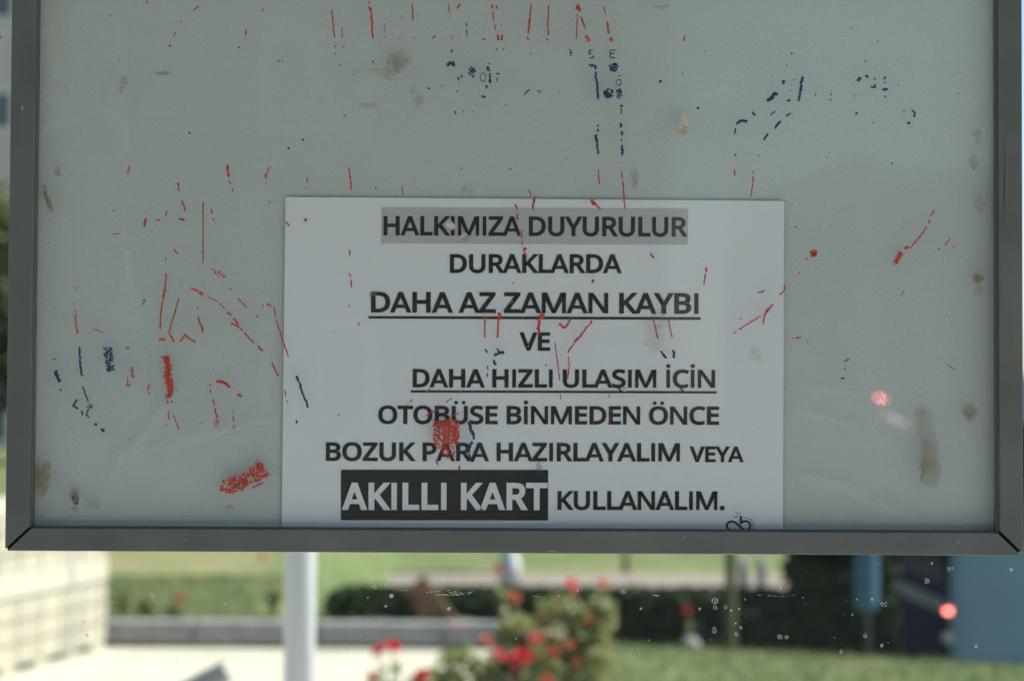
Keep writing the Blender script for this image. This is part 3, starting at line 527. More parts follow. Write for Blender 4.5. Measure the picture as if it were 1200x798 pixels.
# blue bin hanging on a post beyond the crest
u0, u1 = P(1001, 680, 14.9).x, P(1030, 680, 14.9).x; xc = (u0+u1)/2; rb = (u1-u0)/2
t = thing('litter_bin', (xc, 15.0, -1.2), 'blue litter bin hanging on a post beyond the near lawn, left of the bus', 'litter bin')
b = MB(); b.lathe((xc, 14.9, P(1015, 716, 14.9).z), [(rb*.75, 0), (rb*.98, .05), (rb, .5), (rb*1.04, .52), (rb*1.04, .56), (rb*.9, .56), (rb*.88, .1)], 16); b.build('bin', M['binblue'], t, smooth=False)
b = MB(); b.tube([(xc+rb*.4, 15.0+rb, -1.25), (xc+rb*.4, 15.0+rb, 1.0)], .022, 8); b.build('post', M['dark_metal'], t)

# =================================================================== vehicles
def wheel(par, c, r, wd, ax, mt='tyre'):
    a = MB(); a.lathe(c, [(r*.62, -wd/2), (r*.95, -wd/2), (r, -wd*.35), (r, wd*.35), (r*.95, wd/2), (r*.62, wd/2)], 20, ax)
    o = a.build('wheel', M['tyre'], par)
    b = MB(); b.lathe(c, [(r*.1, -wd*.52), (r*.55, -wd*.45), (r*.6, -wd*.3), (r*.6, wd*.3), (r*.55, wd*.45), (r*.1, wd*.52)], 12, ax); b.build('rim', M['silver'], o)
    return o
# the bus: tail at low x, long side towards the camera (built along +x)
BX, BY, BZ = P(1113.5, 700, 16.2).x, 16.2, -1.2
bus = thing('bus', (BX, BY, BZ), 'slate blue bus on the lower road at the right edge', 'bus', 'blue buses')
Lb, Wb, Hb = 10.8, 2.45, 3.0
b = MB(); b.prism([(BX, BY, BZ+.42), (BX+Lb, BY, BZ+.42), (BX+Lb+.12, BY, BZ+1.3), (BX+Lb-.12, BY, BZ+Hb-.2), (BX+Lb-.4, BY, BZ+Hb), (BX+.25, BY, BZ+Hb), (BX+.03, BY, BZ+Hb-.2)], (0, Wb, 0))
b.build('body', M['busblue'], bus, bevel=.06)
b = MB(); b.box((BX+.02, BY+.03, BZ+.26), (BX+Lb-.05, BY+Wb-.03, BZ+.58)); b.box((BX+.01, BY-.004, BZ+.58), (BX+Lb-.05, BY+.03, BZ+.84)); b.build('skirt', M['busdeep'], bus)
for k in range(6):
    x0 = BX+.5+k*1.66
    for yy in (BY-.012, BY+Wb-.02):
        b = MB(); b.box((x0, yy, BZ+1.72), (x0+1.5, yy+.032, BZ+2.62)); b.build('window', M['carglass'], bus, bevel=.01)
b = MB(); b.box((BX+Lb-.02, BY+.15, BZ+1.3), (BX+Lb+.10, BY+Wb-.15, BZ+2.6)); b.build('windscreen', M['carglass'], bus)
M['navy'] = mat('shaded_navy', (0.014, 0.022, 0.05), 0.9, spec=0.03)  # bus rear: navy, with its shade put into the colour too
M['rearglass'] = mat('rear_glass', (0.012, 0.018, 0.045), 0.6, spec=0.1)
b = MB(); b.box((BX-.010, BY+.07, BZ+.36), (BX+.05, BY+Wb-.07, BZ+2.84)); b.build('rear_panel', M['navy'], bus, bevel=.006)
b = MB(); b.box((BX-.018, BY+.22, BZ+1.38), (BX+.02, BY+Wb-.22, BZ+2.5)); b.build('rear_window', M['rearglass'], bus, bevel=.004)
b = MB(); b.box((BX-.06, BY+.10, BZ+1.17), (BX+.02, BY+Wb-.10, BZ+1.27)); b.build('trim', M['chrome'], bus, bevel=.01)
b = MB(); b.box((BX-.10, BY+.08, BZ+.3), (BX+.05, BY+Wb-.08, BZ+.62)); b.build('bumper', M['dark_metal'], bus, bevel=.03)
for yy in (BY+.055, BY+Wb-.055):
    b = MB(); b.lathe((BX-.005, yy, BZ+1.19), [(.004, -.030), (.013, -.025), (.019, -.012), (.020, .0), (.020, .03)], 14, 'x'); b.build('tail_lamp', M['lampred'], bus, smooth=True)
    b = MB(); b.lathe((BX-.005, yy, BZ+.985), [(.006, -.045), (.026, -.038), (.040, -.018), (.042, .0), (.042, .03)], 14, 'x'); b.build('reflector', M['lamplow'], bus, smooth=True)
for xx in (BX+2.6, BX+8.4):
    for yy in (BY+.14, BY+Wb-.14): wheel(bus, (xx, yy, BZ+.48), .48, .28, 'y')
# a second bus standing behind the photographer: only its reflection reaches the board's cover sheet
c = copy_tree(bus); c['label'] = 'blue bus waiting in the street behind the camera, mirrored in the board'
c.rotation_euler = (0, R(-2.86), R(-90)); c.location = (2.62, -13.0, 0.40)
for ch in c.children:
    if ch.name.startswith(('tail_lamp', 'reflector')):        # lamps stretched and slanted to shape their mirrored glints
        ch.data = ch.data.copy(); yc = sum(v.co.y for v in ch.data.vertices)/len(ch.data.vertices); zc = sum(v.co.z for v in ch.data.vertices)/len(ch.data.vertices)
        for v in ch.data.vertices: dy = v.co.y-yc; v.co.y = yc+dy*2.0+(.09 if ch.name.startswith('reflector') else 0); v.co.z = zc+(v.co.z-zc)*.4-dy*.7+(.06 if ch.name.startswith('reflector') else 0)
    if ch.name.startswith('tail_lamp'):
        ch.data = ch.data.copy(); ch.data.materials.clear(); ch.data.materials.append(M['lampglint'])
    if ch.name.startswith('reflector'):
        ch.data = ch.data.copy(); ch.data.materials.clear(); ch.data.materials.append(M['paleglint'])

# =================================================================== buildings
def building(name, x0, x1, y0, y1, z0, h, m, label, wx, wz, ww, wh, face):
    t = thing(name, ((x0+x1)/2, (y0+y1)/2, z0), label, 'building')
    b = MB(); b.box((x0, y0, z0), (x1, y1, z0+h)); b.build('wall', m, t)
    b = MB(); b.box((x0-.3, y0-.3, z0+h), (x1+.3, y1+.3, z0+h+.35)); b.build('roof', M['concrete'], t)
    yf = y0 if face < 0 else y1
    for x in wx:
        for z in wz:
            b = MB(); a, c_ = (yf-.05, yf+.05)
            b.box((x-ww/2-.1, a, z0+z-.1), (x+ww/2+.1, c_, z0+z)); b.box((x-ww/2-.1, a, z0+z+wh), (x+ww/2+.1, c_, z0+z+wh+.1))
            b.box((x-ww/2-.1, a, z0+z), (x-ww/2, c_, z0+z+wh)); b.box((x+ww/2, a, z0+z), (x+ww/2+.1, c_, z0+z+wh)); b.box((x-.03, a, z0+z), (x+.03, c_, z0+z+wh))
            fr = b.build('window', M['white_metal'], t)
            b = MB(); b.box((x-ww/2, yf-.02, z0+z), (x+ww/2, yf+.02, z0+z+wh)); b.build('pane', M['win'], fr)
    return t
wz_ = [P(0, 150, 70).z+1.2, P(0, 20, 70).z+1.2, P(0, 20, 70).z+1.2-7.2]
building('apartment_block', -46, -14.6, 70, 84, -1.2, 19, M['facade'], 'pinkish apartment block with grey windows, left of the board', [-17.3-3.3*k for k in range(8)], [1.6, 4.9, wz_[0], wz_[1]], 1.5, 1.15, -1)
building('brown_building', -26, 2.5, -46, -32, 0, 13, M['facade2'], 'brown building across the street behind the camera, mirrored in the board', [-24+5.2*k for k in range(5)], [1.2, 6.0], 1.6, 1.5, 1)
# =================================================================== white ribbed barrier, pole, bench
a0, a1 = G(0, 795), G(117, 761.5); dv = (a1-a0); L0 = dv.length; dv.normalize(); nrm = Vector((dv.y, -dv.x, 0))
s0 = a0 - dv*2.2; Lw = 2.2+L0+.10
t = thing('white_barrier', s0, 'low cream barrier of gridded cells standing on the pale pavement, left edge', 'barrier')
b = MB(); HB = 1.0
b.obox(s0+Vector((0, 0, .045))-nrm*.06, dv*Lw, nrm*.05, Vector((0, 0, HB-.045)))
b.build('panel', M['groove'], t)
b = MB(); x = 0.0
while x < Lw-.05:                              # pale cells between darker grooves
    xe = min(x+.285, Lw)
    z = .05
    while z < HB-.03:
        ze = min(z+.112, HB); ins = rnd.uniform(-.002, .002)
        b.obox(s0+dv*x-nrm*.0100+Vector((0, 0, z)), dv*(xe-x), nrm*(.010+ins), Vector((0, 0, ze-z))); z = ze+.013
    x = xe+.020
b.build('cell_facing', M['cream'], t)
for z, h in ((.43, .13), (.90, .10)):
    b = MB(); b.obox(s0-nrm*.002+Vector((0, 0, z)), dv*(Lw+.004), nrm*.008, Vector((0, 0, h))); b.build('rail', M['rail'], t)
for k in range(9):
    f = .05+k*(Lw-.25)/8; b = MB(); b.obox(s0+dv*f-nrm*.055, dv*.18, nrm*.05, Vector((0, 0, .05))); b.build('foot', M['cream'], t)

x0, x1 = P(333, 720, 4.4).x, P(370, 720, 4.4).x
t = thing('white_pole', ((x0+x1)/2, 4.4, 0), 'shiny light grey upright pole below the board, left of the roses', 'pole')
b = MB(); b.tube([((x0+x1)/2, 4.4, .0), ((x0+x1)/2, 4.4, 2.6)], (x1-x0)/2, 28); 
M['pole'] = mat('light_grey_gloss_paint', (0.47, 0.50, 0.54), 0.3, var=0.02, scale=5, spec=0.8)
b.build('shaft', M['pole'], t, smooth=True)
b = MB(); b.lathe(((x0+x1)/2, 4.4, 0), [(.085, .003), (.085, .014), (.05, .018), (.036, .05)], 20); b.build('base_plate', M['grey_metal'], t)

e0, e1 = P(226, 806, 5.6), P(266, 786, 5.6); dd = (e1-e0).normalized()
t = thing('bench', (e0.x-.35, 5.6, 0), 'grey metal bench whose slanted back tube pokes up at the lower left', 'bench')
for yy in (5.6, 4.4):
    b = MB(); o_ = Vector((0, yy-5.6, 0))
    b.tube([e1+o_, e0+o_-dd*.1, Vector((e0.x-.28, yy, .45)), Vector((e0.x-.30, yy, 0))], .030, 14); b.build('back_tube', M['midgrey'], t, smooth=False)
    b = MB(); b.tube([Vector((e0.x-.28, yy, .45)), Vector((e0.x-.62, yy, .45)), Vector((e0.x-.70, yy, .0))], .021, 10); b.build('leg', M['grey_metal'], t)
b = MB()
for k in range(5): b.box((e0.x-.66+k*.085, 4.35, .462), (e0.x-.66+k*.085+.065, 5.65, .485))
b.build('seat', M['wood'], t, bevel=.004)

# =================================================================== the bus shelter that carries the board
GY = 1.300
sh = thing('bus_shelter', (0, GY, 0), 'bus shelter with a clear glass wall behind the notice board', 'bus shelter')
b = MB(); b.box((-1.35, GY, .25), (1.35, GY+.008, 2.30)); glass = b.build('glass_panel', M['glass'], sh)
for xx in (-1.38, 1.38):
    b = MB(); b.box((xx-.03, GY-.03, 0), (xx+.03, GY+.03, 2.42)); b.build('post', M['alu'], sh, bevel=.004)
    b = MB(); b.box((xx-.03, -.55, 0), (xx+.03, -.49, 2.42)); b.build('post', M['alu'], sh, bevel=.004)
b = MB(); b.box((-1.55, -.75, 2.42), (1.55, 1.52, 2.50)); b.build('roof', M['roof'], sh, bevel=.01)
# dried drops and scratches on the glass
drops = [(730,693,3.4,1),(751,713,1.5,0),(838,704,4,1),(838,711.5,2.6,1),(850,711,2.6,1),(857,715,1.6,0),(866,713,1.6,0),(837,738,3.6,1),(863,743,2.8,1),(868,735,2,0),(862,730,1.4,0),
 (873,702,1,0),(914,746,3,1),(922,746,2.6,1),(915,688,1.6,0),(1014,744.5,3,1),(1036,707,4.2,1),(1033.5,756,2.4,0),(986,763.5,2.6,1),(1086,680.5,3.6,1),(1113.5,665.5,3.6,1),(1092,660,1.6,0),(1185,667,2,0),(1144,757,2,0),
 (1004,702,1.2,0),(999,720,1.2,0),(179,698,3.6,1),(438.5,687.5,3,1),(459,698,2.6,0),(452,710,1.6,0),(526,713,2.4,0),(431,700,1,0),(677,692,1.4,0),(820,713,1.6,0),(1022,702,2,0),(130,705,3,1),(264,707,2,0),(345,748,1.6,0),(407,760,1.5,0),(316,702,2,1),(655,698,1.2,0),(605,748,1,0),(760,750,1.2,0),(941,700,1,0),(102,744,2.4,0),(98,728,1.5,0)]
q = random.Random(5)
for _ in range(70): drops.append((q.uniform(10, 1195), q.uniform(655, 797), q.uniform(.35, .8), 0))
b = MB(); yq = GY-.0004
for di, (u, v, r, ring) in enumerate(drops):
    if di < 48: b = MB()
    elif di == 48: b = MB()
    c_ = P(u, v, yq); rr = r/F*yq; n = 10; ex = q.uniform(.75, 1.0); an = q.uniform(0, 3.14)
    def pt(a, f):
        x_, z_ = math.cos(a)*rr*f, math.sin(a)*rr*f*ex
        return (c_.x+x_*math.cos(an)-z_*math.sin(an), yq, c_.z+x_*math.sin(an)+z_*math.cos(an))
    jit = [q.uniform(.85, 1.1) for _ in range(n)]
    if ring:
        vs = [pt(k*6.283/n, jit[k]) for k in range(n)] + [pt(k*6.283/n, jit[k]*.68) for k in range(n)]
        b.add(vs, [(k, (k+1) % n, n+(k+1) % n, n+k) for k in range(n) if q.random() > .12])
        s_ = [pt(k*6.283/6+1, .3) for k in range(6)]; b.add(s_, [tuple(range(6))])
    else: b.add([pt(k*6.283/n, jit[k]) for k in range(n)], [tuple(range(n))])
    if di < 48: b.build('dried_drop', M['drop'], glass, fix=False)
b.build('dust_specks', M['drop'], glass, fix=False)['kind'] = 'stuff'
b = MB()
def scratch(pts, w_, gap=.25):
    for i in range(len(pts)-1):
        a, c_ = Vector(pts[i]), Vector(pts[i+1]); n = max(2, int((c_-a).length/2.0))
        for k in range(n):
            if q.random() < gap: continue
            s0_, s1_ = a.lerp(c_, k/n), a.lerp(c_, (k+1)/n); w0 = w_*q.uniform(.3, 1)
            y0_ = yq-.0001-q.random()*.0002
            b.add([P(s0_.x, s0_.y-w0, y0_), P(s1_.x, s1_.y-w0*q.uniform(.4, 1), y0_), P(s1_.x, s1_.y+w0*.5, y0_), P(s0_.x, s0_.y+w0*.5, y0_)], [(0, 1, 2, 3)])
scratch([(500, 694), (515, 692.5), (528, 691.5), (540, 694)], .9, .35); scratch([(512, 696.5), (530, 697), (548, 696), (555, 692.5)], 1.1, .15); scratch([(524, 694), (540, 695), (553, 694)], .9, .3)
scratch([(446, 685), (455, 686.5), (462, 684)], .9); scratch([(471, 692), (478, 691)], 1); scratch([(765, 697), (772, 698)], 1); scratch([(888, 697), (920, 699), (934, 696)], .5, .5)
scratch([(600, 686), (612, 685)], .7); scratch([(624, 698), (640, 700)], .6, .4)
scratch([(1022, 751), (1025, 702)], .4, .6); scratch([(384, 727), (387, 745)], .5, .5)
b.build('scratches', M['drop'], glass, fix=False)['kind'] = 'stuff'
# =================================================================== the notice board
YF, YP, YB = 1.2688, 1.2740, 1.2820      # frame face, cover sheet face, back panel face
def avg(a, b): return (a+b)/2
ol = avg(P(13, 0, YF).x, P(6.5, 643, YF).x); orr = avg(P(1198.5, 0, YF).x, P(1198.5, 651, YF).x)
ob = avg(P(7, 644.5, YF).z, P(1197, 651.5, YF).z)
il = avg(P(43, 0, YF).x, P(33.5, 618.5, YF).x); ir = avg(P(1170, 0, YF).x, P(1171, 624, YF).x)
ib = avg(P(33.5, 618.5, YF).z, P(1171, 624, YF).z)
fw = ib-ob; ot = ob+0.80; it = ot-fw
bd = thing('notice_board', ((ol+orr)/2, YF, ob), 'grey aluminium framed notice board with marker stained clear cover', 'notice board')
def rail(poly, name='frame_rail'):
    b = MB(); b.prism([(x, YF, z) for x, z in poly], (0, .028, 0)); return b.build(name, M['alu'], bd, bevel=.0006, segs=2)
gp = .0011                                # open mitre gap
rail([(ol+gp, ob), (orr-gp, ob), (ir-gp, ib), (il+gp, ib)])
rail([(ol, ob+gp), (il, ib+gp), (il, it-gp), (ol, ot-gp)])
rail([(orr, ob+gp*1.2), (orr, ot-gp), (ir, it-gp), (ir, ib+gp*1.2)])
rail([(ol+gp, ot), (il+gp, it), (ir-gp, it), (orr-gp, ot)])
b = MB(); b.box((ol+.0004, YF+.0045, ob+.0004), (il+.001, YF+.027, ib+.001)); b.box((ir-.001, YF+.0045, ob+.002), (orr-.0004, YF+.027, ib+.001)); b.build('corner_block', M['black'], bd)
b = MB(); b.box((il-.006, YB, ib-.006), (ir+.006, YB+.010, it+.006)); b.build('back_panel', M['board'], bd)
# rubber bead around the opening
for (x0_, z0_, x1_, z1_) in ((il-.0004, ib, il+.0010, it), (ir-.0013, ib, ir+.0004, it), (il+.0016, ib-.0004, ir-.0020, ib+.0012)):
    b = MB(); b.box((x0_, YP-.0016, z0_), (x1_, YP-.0002, z1_)); b.build('gasket', mat('gasket', (.13, .13, .125), .8) if 'gk' not in M else M['gk'], bd)
b = MB(); b.box((il-.004, YP, ib-.004), (ir+.004, YP+.0025, it+.004)); cover = b.build('cover_sheet', M['plexi'], bd)

# ------------------------------------------------------------------ the paper notice behind the cover sheet
YS = 1.2800
tl, tr = P(334.5, 231, YS), P(919, 235.7, YS); ex_ = (tr-tl); wP = ex_.length; exn = ex_.normalized(); ezn = Vector((exn.z, 0, -exn.x))
hP = wP*210/297
bl = tl+ezn*hP
ns = thing('notice_sheet', bl, 'white A4 paper notice with bold Turkish text inside the notice board', 'paper notice')
b = MB(); b.obox(bl, exn*wP, Vector((0, .00012, 0)), -ezn*hP); b.build('paper', M['paper'], ns, fix=True)
GLYPHS['A'] = (895, "-52,-45 160,-45 447,745 447,1045 345,1045 947,-45 735,-45 550,1045 249,200 646,200 582,375 313,375", "0,1,2,3,4 5,6,2,3,7 8,9,10,11")
HEAVY['A'] = (895, "-58,-50 185,-50 447,685 447,1050 335,1050 953,-50 710,-50 560,1050 271,190 624,190 558,375 337,375", "0,1,2,3,4 5,6,2,3,7 8,9,10,11")
HEAVY['I'] = (430, "100,-50 318,-50 318,1050 100,1050", "0,1,2,3")
GLYPHS['N'] = (1064, "74,-40 264,-40 264,1040 74,1040 800,-40 990,-40 990,1040 800,1040 300,1040 764,-40", "0,1,2,3 4,5,6,7 3,8,5,9")
GLYPHS['M'] = (1270, "74,-40 252,-40 264,1040 74,1040 1018,-40 1196,-40 1196,1040 1006,1040 330,1040 722,-40 548,-40 940,1040", "0,1,2,3 4,5,6,7 3,8,9,10 11,6,9,10")
GLYPHS['I'] = (400, "105,-40 302,-40 302,1040 105,1040", "0,1,2,3")
def parse(src):
    out = {}
    for k, (a, v, f) in src.items():
        out[k] = (a, [tuple(map(int, p.split(','))) for p in v.split()], [tuple(map(int, q_.split(','))) for q_ in f.split()])
    return out
GL, GLH = parse(GLYPHS), parse(HEAVY)
MARKS = {'İ': ('I', 'dot'), 'Ü': ('U', 'uml'), 'Ö': ('O', 'uml'), 'Ş': ('S', 'ced'), 'Ç': ('C', 'ced')}
def line(text, L, Rr, y, m='ink', name='text_line', track=0, heavy=False):
    """text between photograph points: L=(u,base_v,top_v), Rr the same at the right end"""
    b = MB(); x = 0; items = []; yo = 50 if heavy else 45
    for ch in text:
        if ch == ' ': x += 350; continue
        base = MARKS.get(ch, (ch, None)); a, v, f = (GLH if heavy else GL)[base[0]]
        items.append((x, base[0], base[1], v, f)); x += a+track
    mn = min(it_[0]+min(p[0] for p in it_[3]) for it_ in items); mx = max(it_[0]+max(p[0] for p in it_[3]) for it_ in items)
    def put(px, py):
        s = (px-mn)/(mx-mn); h = (py+yo)/(1000+2*yo)
        u = L[0]+(Rr[0]-L[0])*s; vb = L[1]+(Rr[1]-L[1])*s; vt = L[2]+(Rr[2]-L[2])*s
        return P(u+h*(vb-vt)*math.tan(R(.25)), vb+(vt-vb)*h, y)
    for x0_, ch, mk_, v, f in items:
        b.add([put(x0_+p[0], p[1]) for p in v], f)
        xm = x0_+avg(min(p[0] for p in v), max(p[0] for p in v))
        def disc(cx, cy, r): b.add([put(cx+r*math.cos(k*.5236), cy+r*math.sin(k*.5236)) for k in range(12)], [tuple(range(12))])
        if mk_ == 'dot': disc(xm, 1260, 118)
        if mk_ == 'uml': disc(xm-200, 1240, 105); disc(xm+200, 1240, 105)
        if mk_ == 'ced': b.add([put(xm+p[0], p[1]) for p in ((-30, -44), (60, -44), (50, -90), (140, -150), (140, -230), (60, -300), (-110, -300), (-110, -240), (20, -235), (55, -195), (20, -150), (-60, -130))], [tuple(range(12))])
    return b.build(name, M[m], ns, fix=False)
def quad(pts, y, m, name):
    b = MB(); b.add([P(u, v, y) for u, v in pts], [(0, 1, 2, 3)]); return b.build(name, M[m], ns, fix=False)
Y1, Y2, Y3 = YS-.0002, YS-.00035, YS-.0005
quad([(447, 243), (806.5, 244.8), (806, 287), (446.5, 285.3)], Y1, 'bar', 'highlight_bar')
line('HALKIMIZA DUYURULUR', (449.3, 276, 253.2), (805.8, 277.6, 254.5), Y2)
line('DURAKLARDA', (527.2, 320, 298), (728.7, 320.4, 298.2), Y2)
line('DAHA AZ ZAMAN KAYBI', (434.7, 366.3, 342), (818.5, 368, 343.7), Y2)
quad([(432, 370.5), (821, 371.9), (821, 374.9), (432, 373.4)], Y2, 'ink', 'underline')
line('VE', (608.6, 411, 389.4), (644.6, 411.2, 389.6), Y2)
line('DAHA HIZLI ULAŞIM İÇİN', (483.6, 454, 432.3), (838, 454.6, 433.4), Y2)
quad([(481.5, 457.4), (840, 458.6), (840, 461), (481.5, 459.9)], Y2-.0001, 'ink', 'underline')
line('OTOBÜSE BİNMEDEN ÖNCE', (443.2, 496.7, 475.3), (842.7, 497.8, 476.4), Y2)
line('BOZUK PARA HAZIRLAYALIM', (381.8, 540, 518.2), (796.8, 540.8, 519.2), Y2)
line('VEYA', (808, 541.4, 523), (871.6, 541.6, 523.2), Y2)
quad([(399.5, 550.2), (642.4, 550.5), (642.3, 609.6), (399.4, 609.3)], Y1, 'ink', 'black_bar')
line('AKILLI KART', (400.5, 597.3, 565.3), (641.5, 597.5, 565.6), Y2, 'paper', 'white_text_line', 25, True)
line('KULLANALIM.', (653.3, 597.3, 575.2), (849.4, 597.6, 575.5), Y2)
# emblem at the foot of the sheet
b = MB(); EU = -1.7
def ribbon(pts, wd, y):
    vs = []
    for i, p in enumerate(pts):
        p = Vector((p[0], p[1])); t_ = (Vector(pts[min(i+1, len(pts)-1)])-Vector(pts[max(i-1, 0)])).normalized(); n_ = Vector((-t_.y, t_.x))*wd/2
        vs += [P(p.x+n_.x, p.y+EU+n_.y, y), P(p.x-n_.x, p.y+EU-n_.y, y)]
    b.add(vs, [(2*i, 2*i+1, 2*i+3, 2*i+2) for i in range(len(pts)-1)])
arc = lambda cx, cy, rx, ry, a0_, a1_, n=14: [(cx+rx*math.cos(R(a0_+(a1_-a0_)*k/n)), cy+ry*math.sin(R(a0_+(a1_-a0_)*k/n))) for k in range(n+1)]
ribbon(arc(857.4, 617.4, 5.6, 5.0, 45, 285, 18) + [(861.6, 613.6), (865.5, 616.8), (869.3, 620.3), (873.4, 622.3)], 2.3, Y2)
ribbon(arc(873.6, 617.1, 5.8, 5.1, 88, -150, 18), 2.3, Y2-.00005); ribbon([(868.2, 605.8), (868.2, 615.6)], 2.4, Y2-.0001)
for (u, v, r) in ((863.5, 602.6, .9), (866.5, 602.8, .8), (861, 607.4, 1.1), (863.4, 606.8, 1.1), (865, 604, .6), (872, 608.2, .9), (874.5, 608.8, .7), (877, 609.2, .8), (879.5, 609.9, .9), (881, 612, .9), (882.3, 614.5, 1.0), (883, 617.2, 1.0), (882, 620, 1.0), (884.2, 620.8, .8), (880.2, 621.2, .8)):
    b.add([P(u+r*math.cos(k*1.047), v+EU+r*.8*math.sin(k*1.047), Y2) for k in range(6)], [tuple(range(6))])
b.build('emblem', M['ink'], ns, fix=False)

# ------------------------------------------------------------------ marker, glue and grime left on the cover sheet, and painted reflections
q = random.Random(77); seq = [0]
def nexty():
    seq[0] += 1; return YP-.00012-(seq[0] % 90)*.000006
def dab(b, u, v, r, ex=1.0, an=0.0):
    y = nexty(); n = 7; vs = []
    for k in range(n):
        a = k*6.283/n; rr = r*q.uniform(.6, 1.15); x_, z_ = rr*math.cos(a), rr*math.sin(a)*ex
        vs.append(P(u+x_*math.cos(an)-z_*math.sin(an), v+x_*math.sin(an)+z_*math.cos(an), y))
    b.add(vs, [tuple(range(n))])
def stroke(b, pts, w_, keep=.72, step=1.0):
    """a dry felt-pen line: ragged ribbon of uneven width, broken where the pen skipped"""
    keep = min(.98, keep*1.06+.04); path = []
    for i in range(len(pts)-1):
        a, c_ = Vector(pts[i]), Vector(pts[i+1]); n = max(1, int((c_-a).length/step))
        path += [a.lerp(c_, k/n) for k in range(n)]
    path.append(Vector(pts[-1])); N = len(path); run = 0; on = True; cur = []; runs = []
    for k, p in enumerate(path):
        run -= 1
        if run <= 0:
            on = q.random() < keep; run = q.choice((2, 3, 4, 6, 8)) if on else q.choice((1, 1, 2))
            if not on and cur: runs.append(cur); cur = []
        if on: cur.append(k)
    if cur: runs.append(cur)
    sway = [q.gauss(0, 1) for _ in range(N+3)]
    for rn in runs:
        y = nexty(); vs = []
        if len(rn) == 1: dab(b, path[rn[0]].x, path[rn[0]].y, min(1.6, w_*.36)); continue
        for m_, k in enumerate(rn):
            t_ = (path[min(k+1, N-1)]-path[max(k-1, 0)]).normalized(); nr = Vector((-t_.y, t_.x))
            e = .45 if m_ in (0, len(rn)-1) else 1
            l, r = w_*.5*e*q.uniform(.45, 1.05), w_*.5*e*q.uniform(.45, 1.05)
            p = path[k] + nr*(sway[k]+sway[k+1]+sway[k+2])*w_*.05
            vs += [P(p.x+nr.x*l, p.y+nr.y*l, y), P(p.x-nr.x*r, p.y-nr.y*r, y)]
        b.add(vs, [(2*k, 2*k+1, 2*k+3, 2*k+2) for k in range(len(rn)-1)])
    for k in range(int(N*w_*.05)):            # loose flecks beside the line
        p = q.choice(path); dab(b, p.x+q.gauss(0, w_*.55), p.y+q.gauss(0, w_*.55), q.uniform(.3, .6))
    if w_ > 6.2:
        for _ in range(int(N*w_*.22)):
            p = q.choice(path); dab(b, p.x+q.gauss(0, w_*.32), p.y+q.gauss(0, w_*.2), q.uniform(.5, 1.2))
def scrib(b, c_, hw_, hh_, n, shape='box', an=0.0, r=(.5, 1.2)):
    for _ in range(n):
        while True:
            x_, y_ = q.uniform(-1, 1), q.uniform(-1, 1)
            if shape == 'box' or x_*x_+y_*y_ < 1: break
        x_ *= hw_; y_ *= hh_
        dab(b, c_[0]+x_*math.cos(an)-y_*math.sin(an), c_[1]+x_*math.sin(an)+y_*math.cos(an), q.uniform(*r), q.uniform(.5, 1), q.uniform(0, 3))
red, dul, blu, blk = MB(), MB(), MB(), MB()
def S(b_, pts, w_, keep=.72, step=1.0): stroke(b_, pts, w_*(1.25 if b_ is blu else 1.1), keep, step)
# upper left
for pts, w_, k in [([(172,1),(172,5)],2,.9),([(226,13),(233,7)],2,.9),([(309,8),(307,14)],2,.7),([(213,24),(210,31)],1.6,.7),([(206,38),(203,44)],1.6,.6),([(288,35),(288,45)],2,.7),
    ([(388,12),(390,22),(392,45)],2,.85),([(152,194),(149,207)],1.8,.8),([(267,193),(267.5,208)],3.6,1),([(268,211),(270,216)],2,.7),([(272,221),(273,225)],2,.7),([(316,195),(312,206)],2,.8),([(311,204),(312,210)],3,.9),([(312,213),(313,219)],2,.6),([(315,226),(316,244)],1.2,.3),
    ([(361,206),(358,221)],1.6,.5),([(208.5,214),(210,224)],2.8,1),([(213,235),(215,240),(217,248)],2.8,.9),([(210,256),(216,259)],3.4,1),([(238,236),(238,266),(238,309)],2,.92),([(247,245),(249,251)],2,.7),([(249,256),(252,261)],2.2,.8),([(183,259),(189,257)],2.2,.8),([(196,247),(194,254)],1.8,.7),([(172,248),(171,256)],1.6,.6),([(171,256),(169,266)],3.4,.9),([(335,260),(339,265)],2.4,.9)]: S(red, pts, w_, k)
dab(red, 358, 258, 2.6); dab(red, 129, 18.5, 1.2)
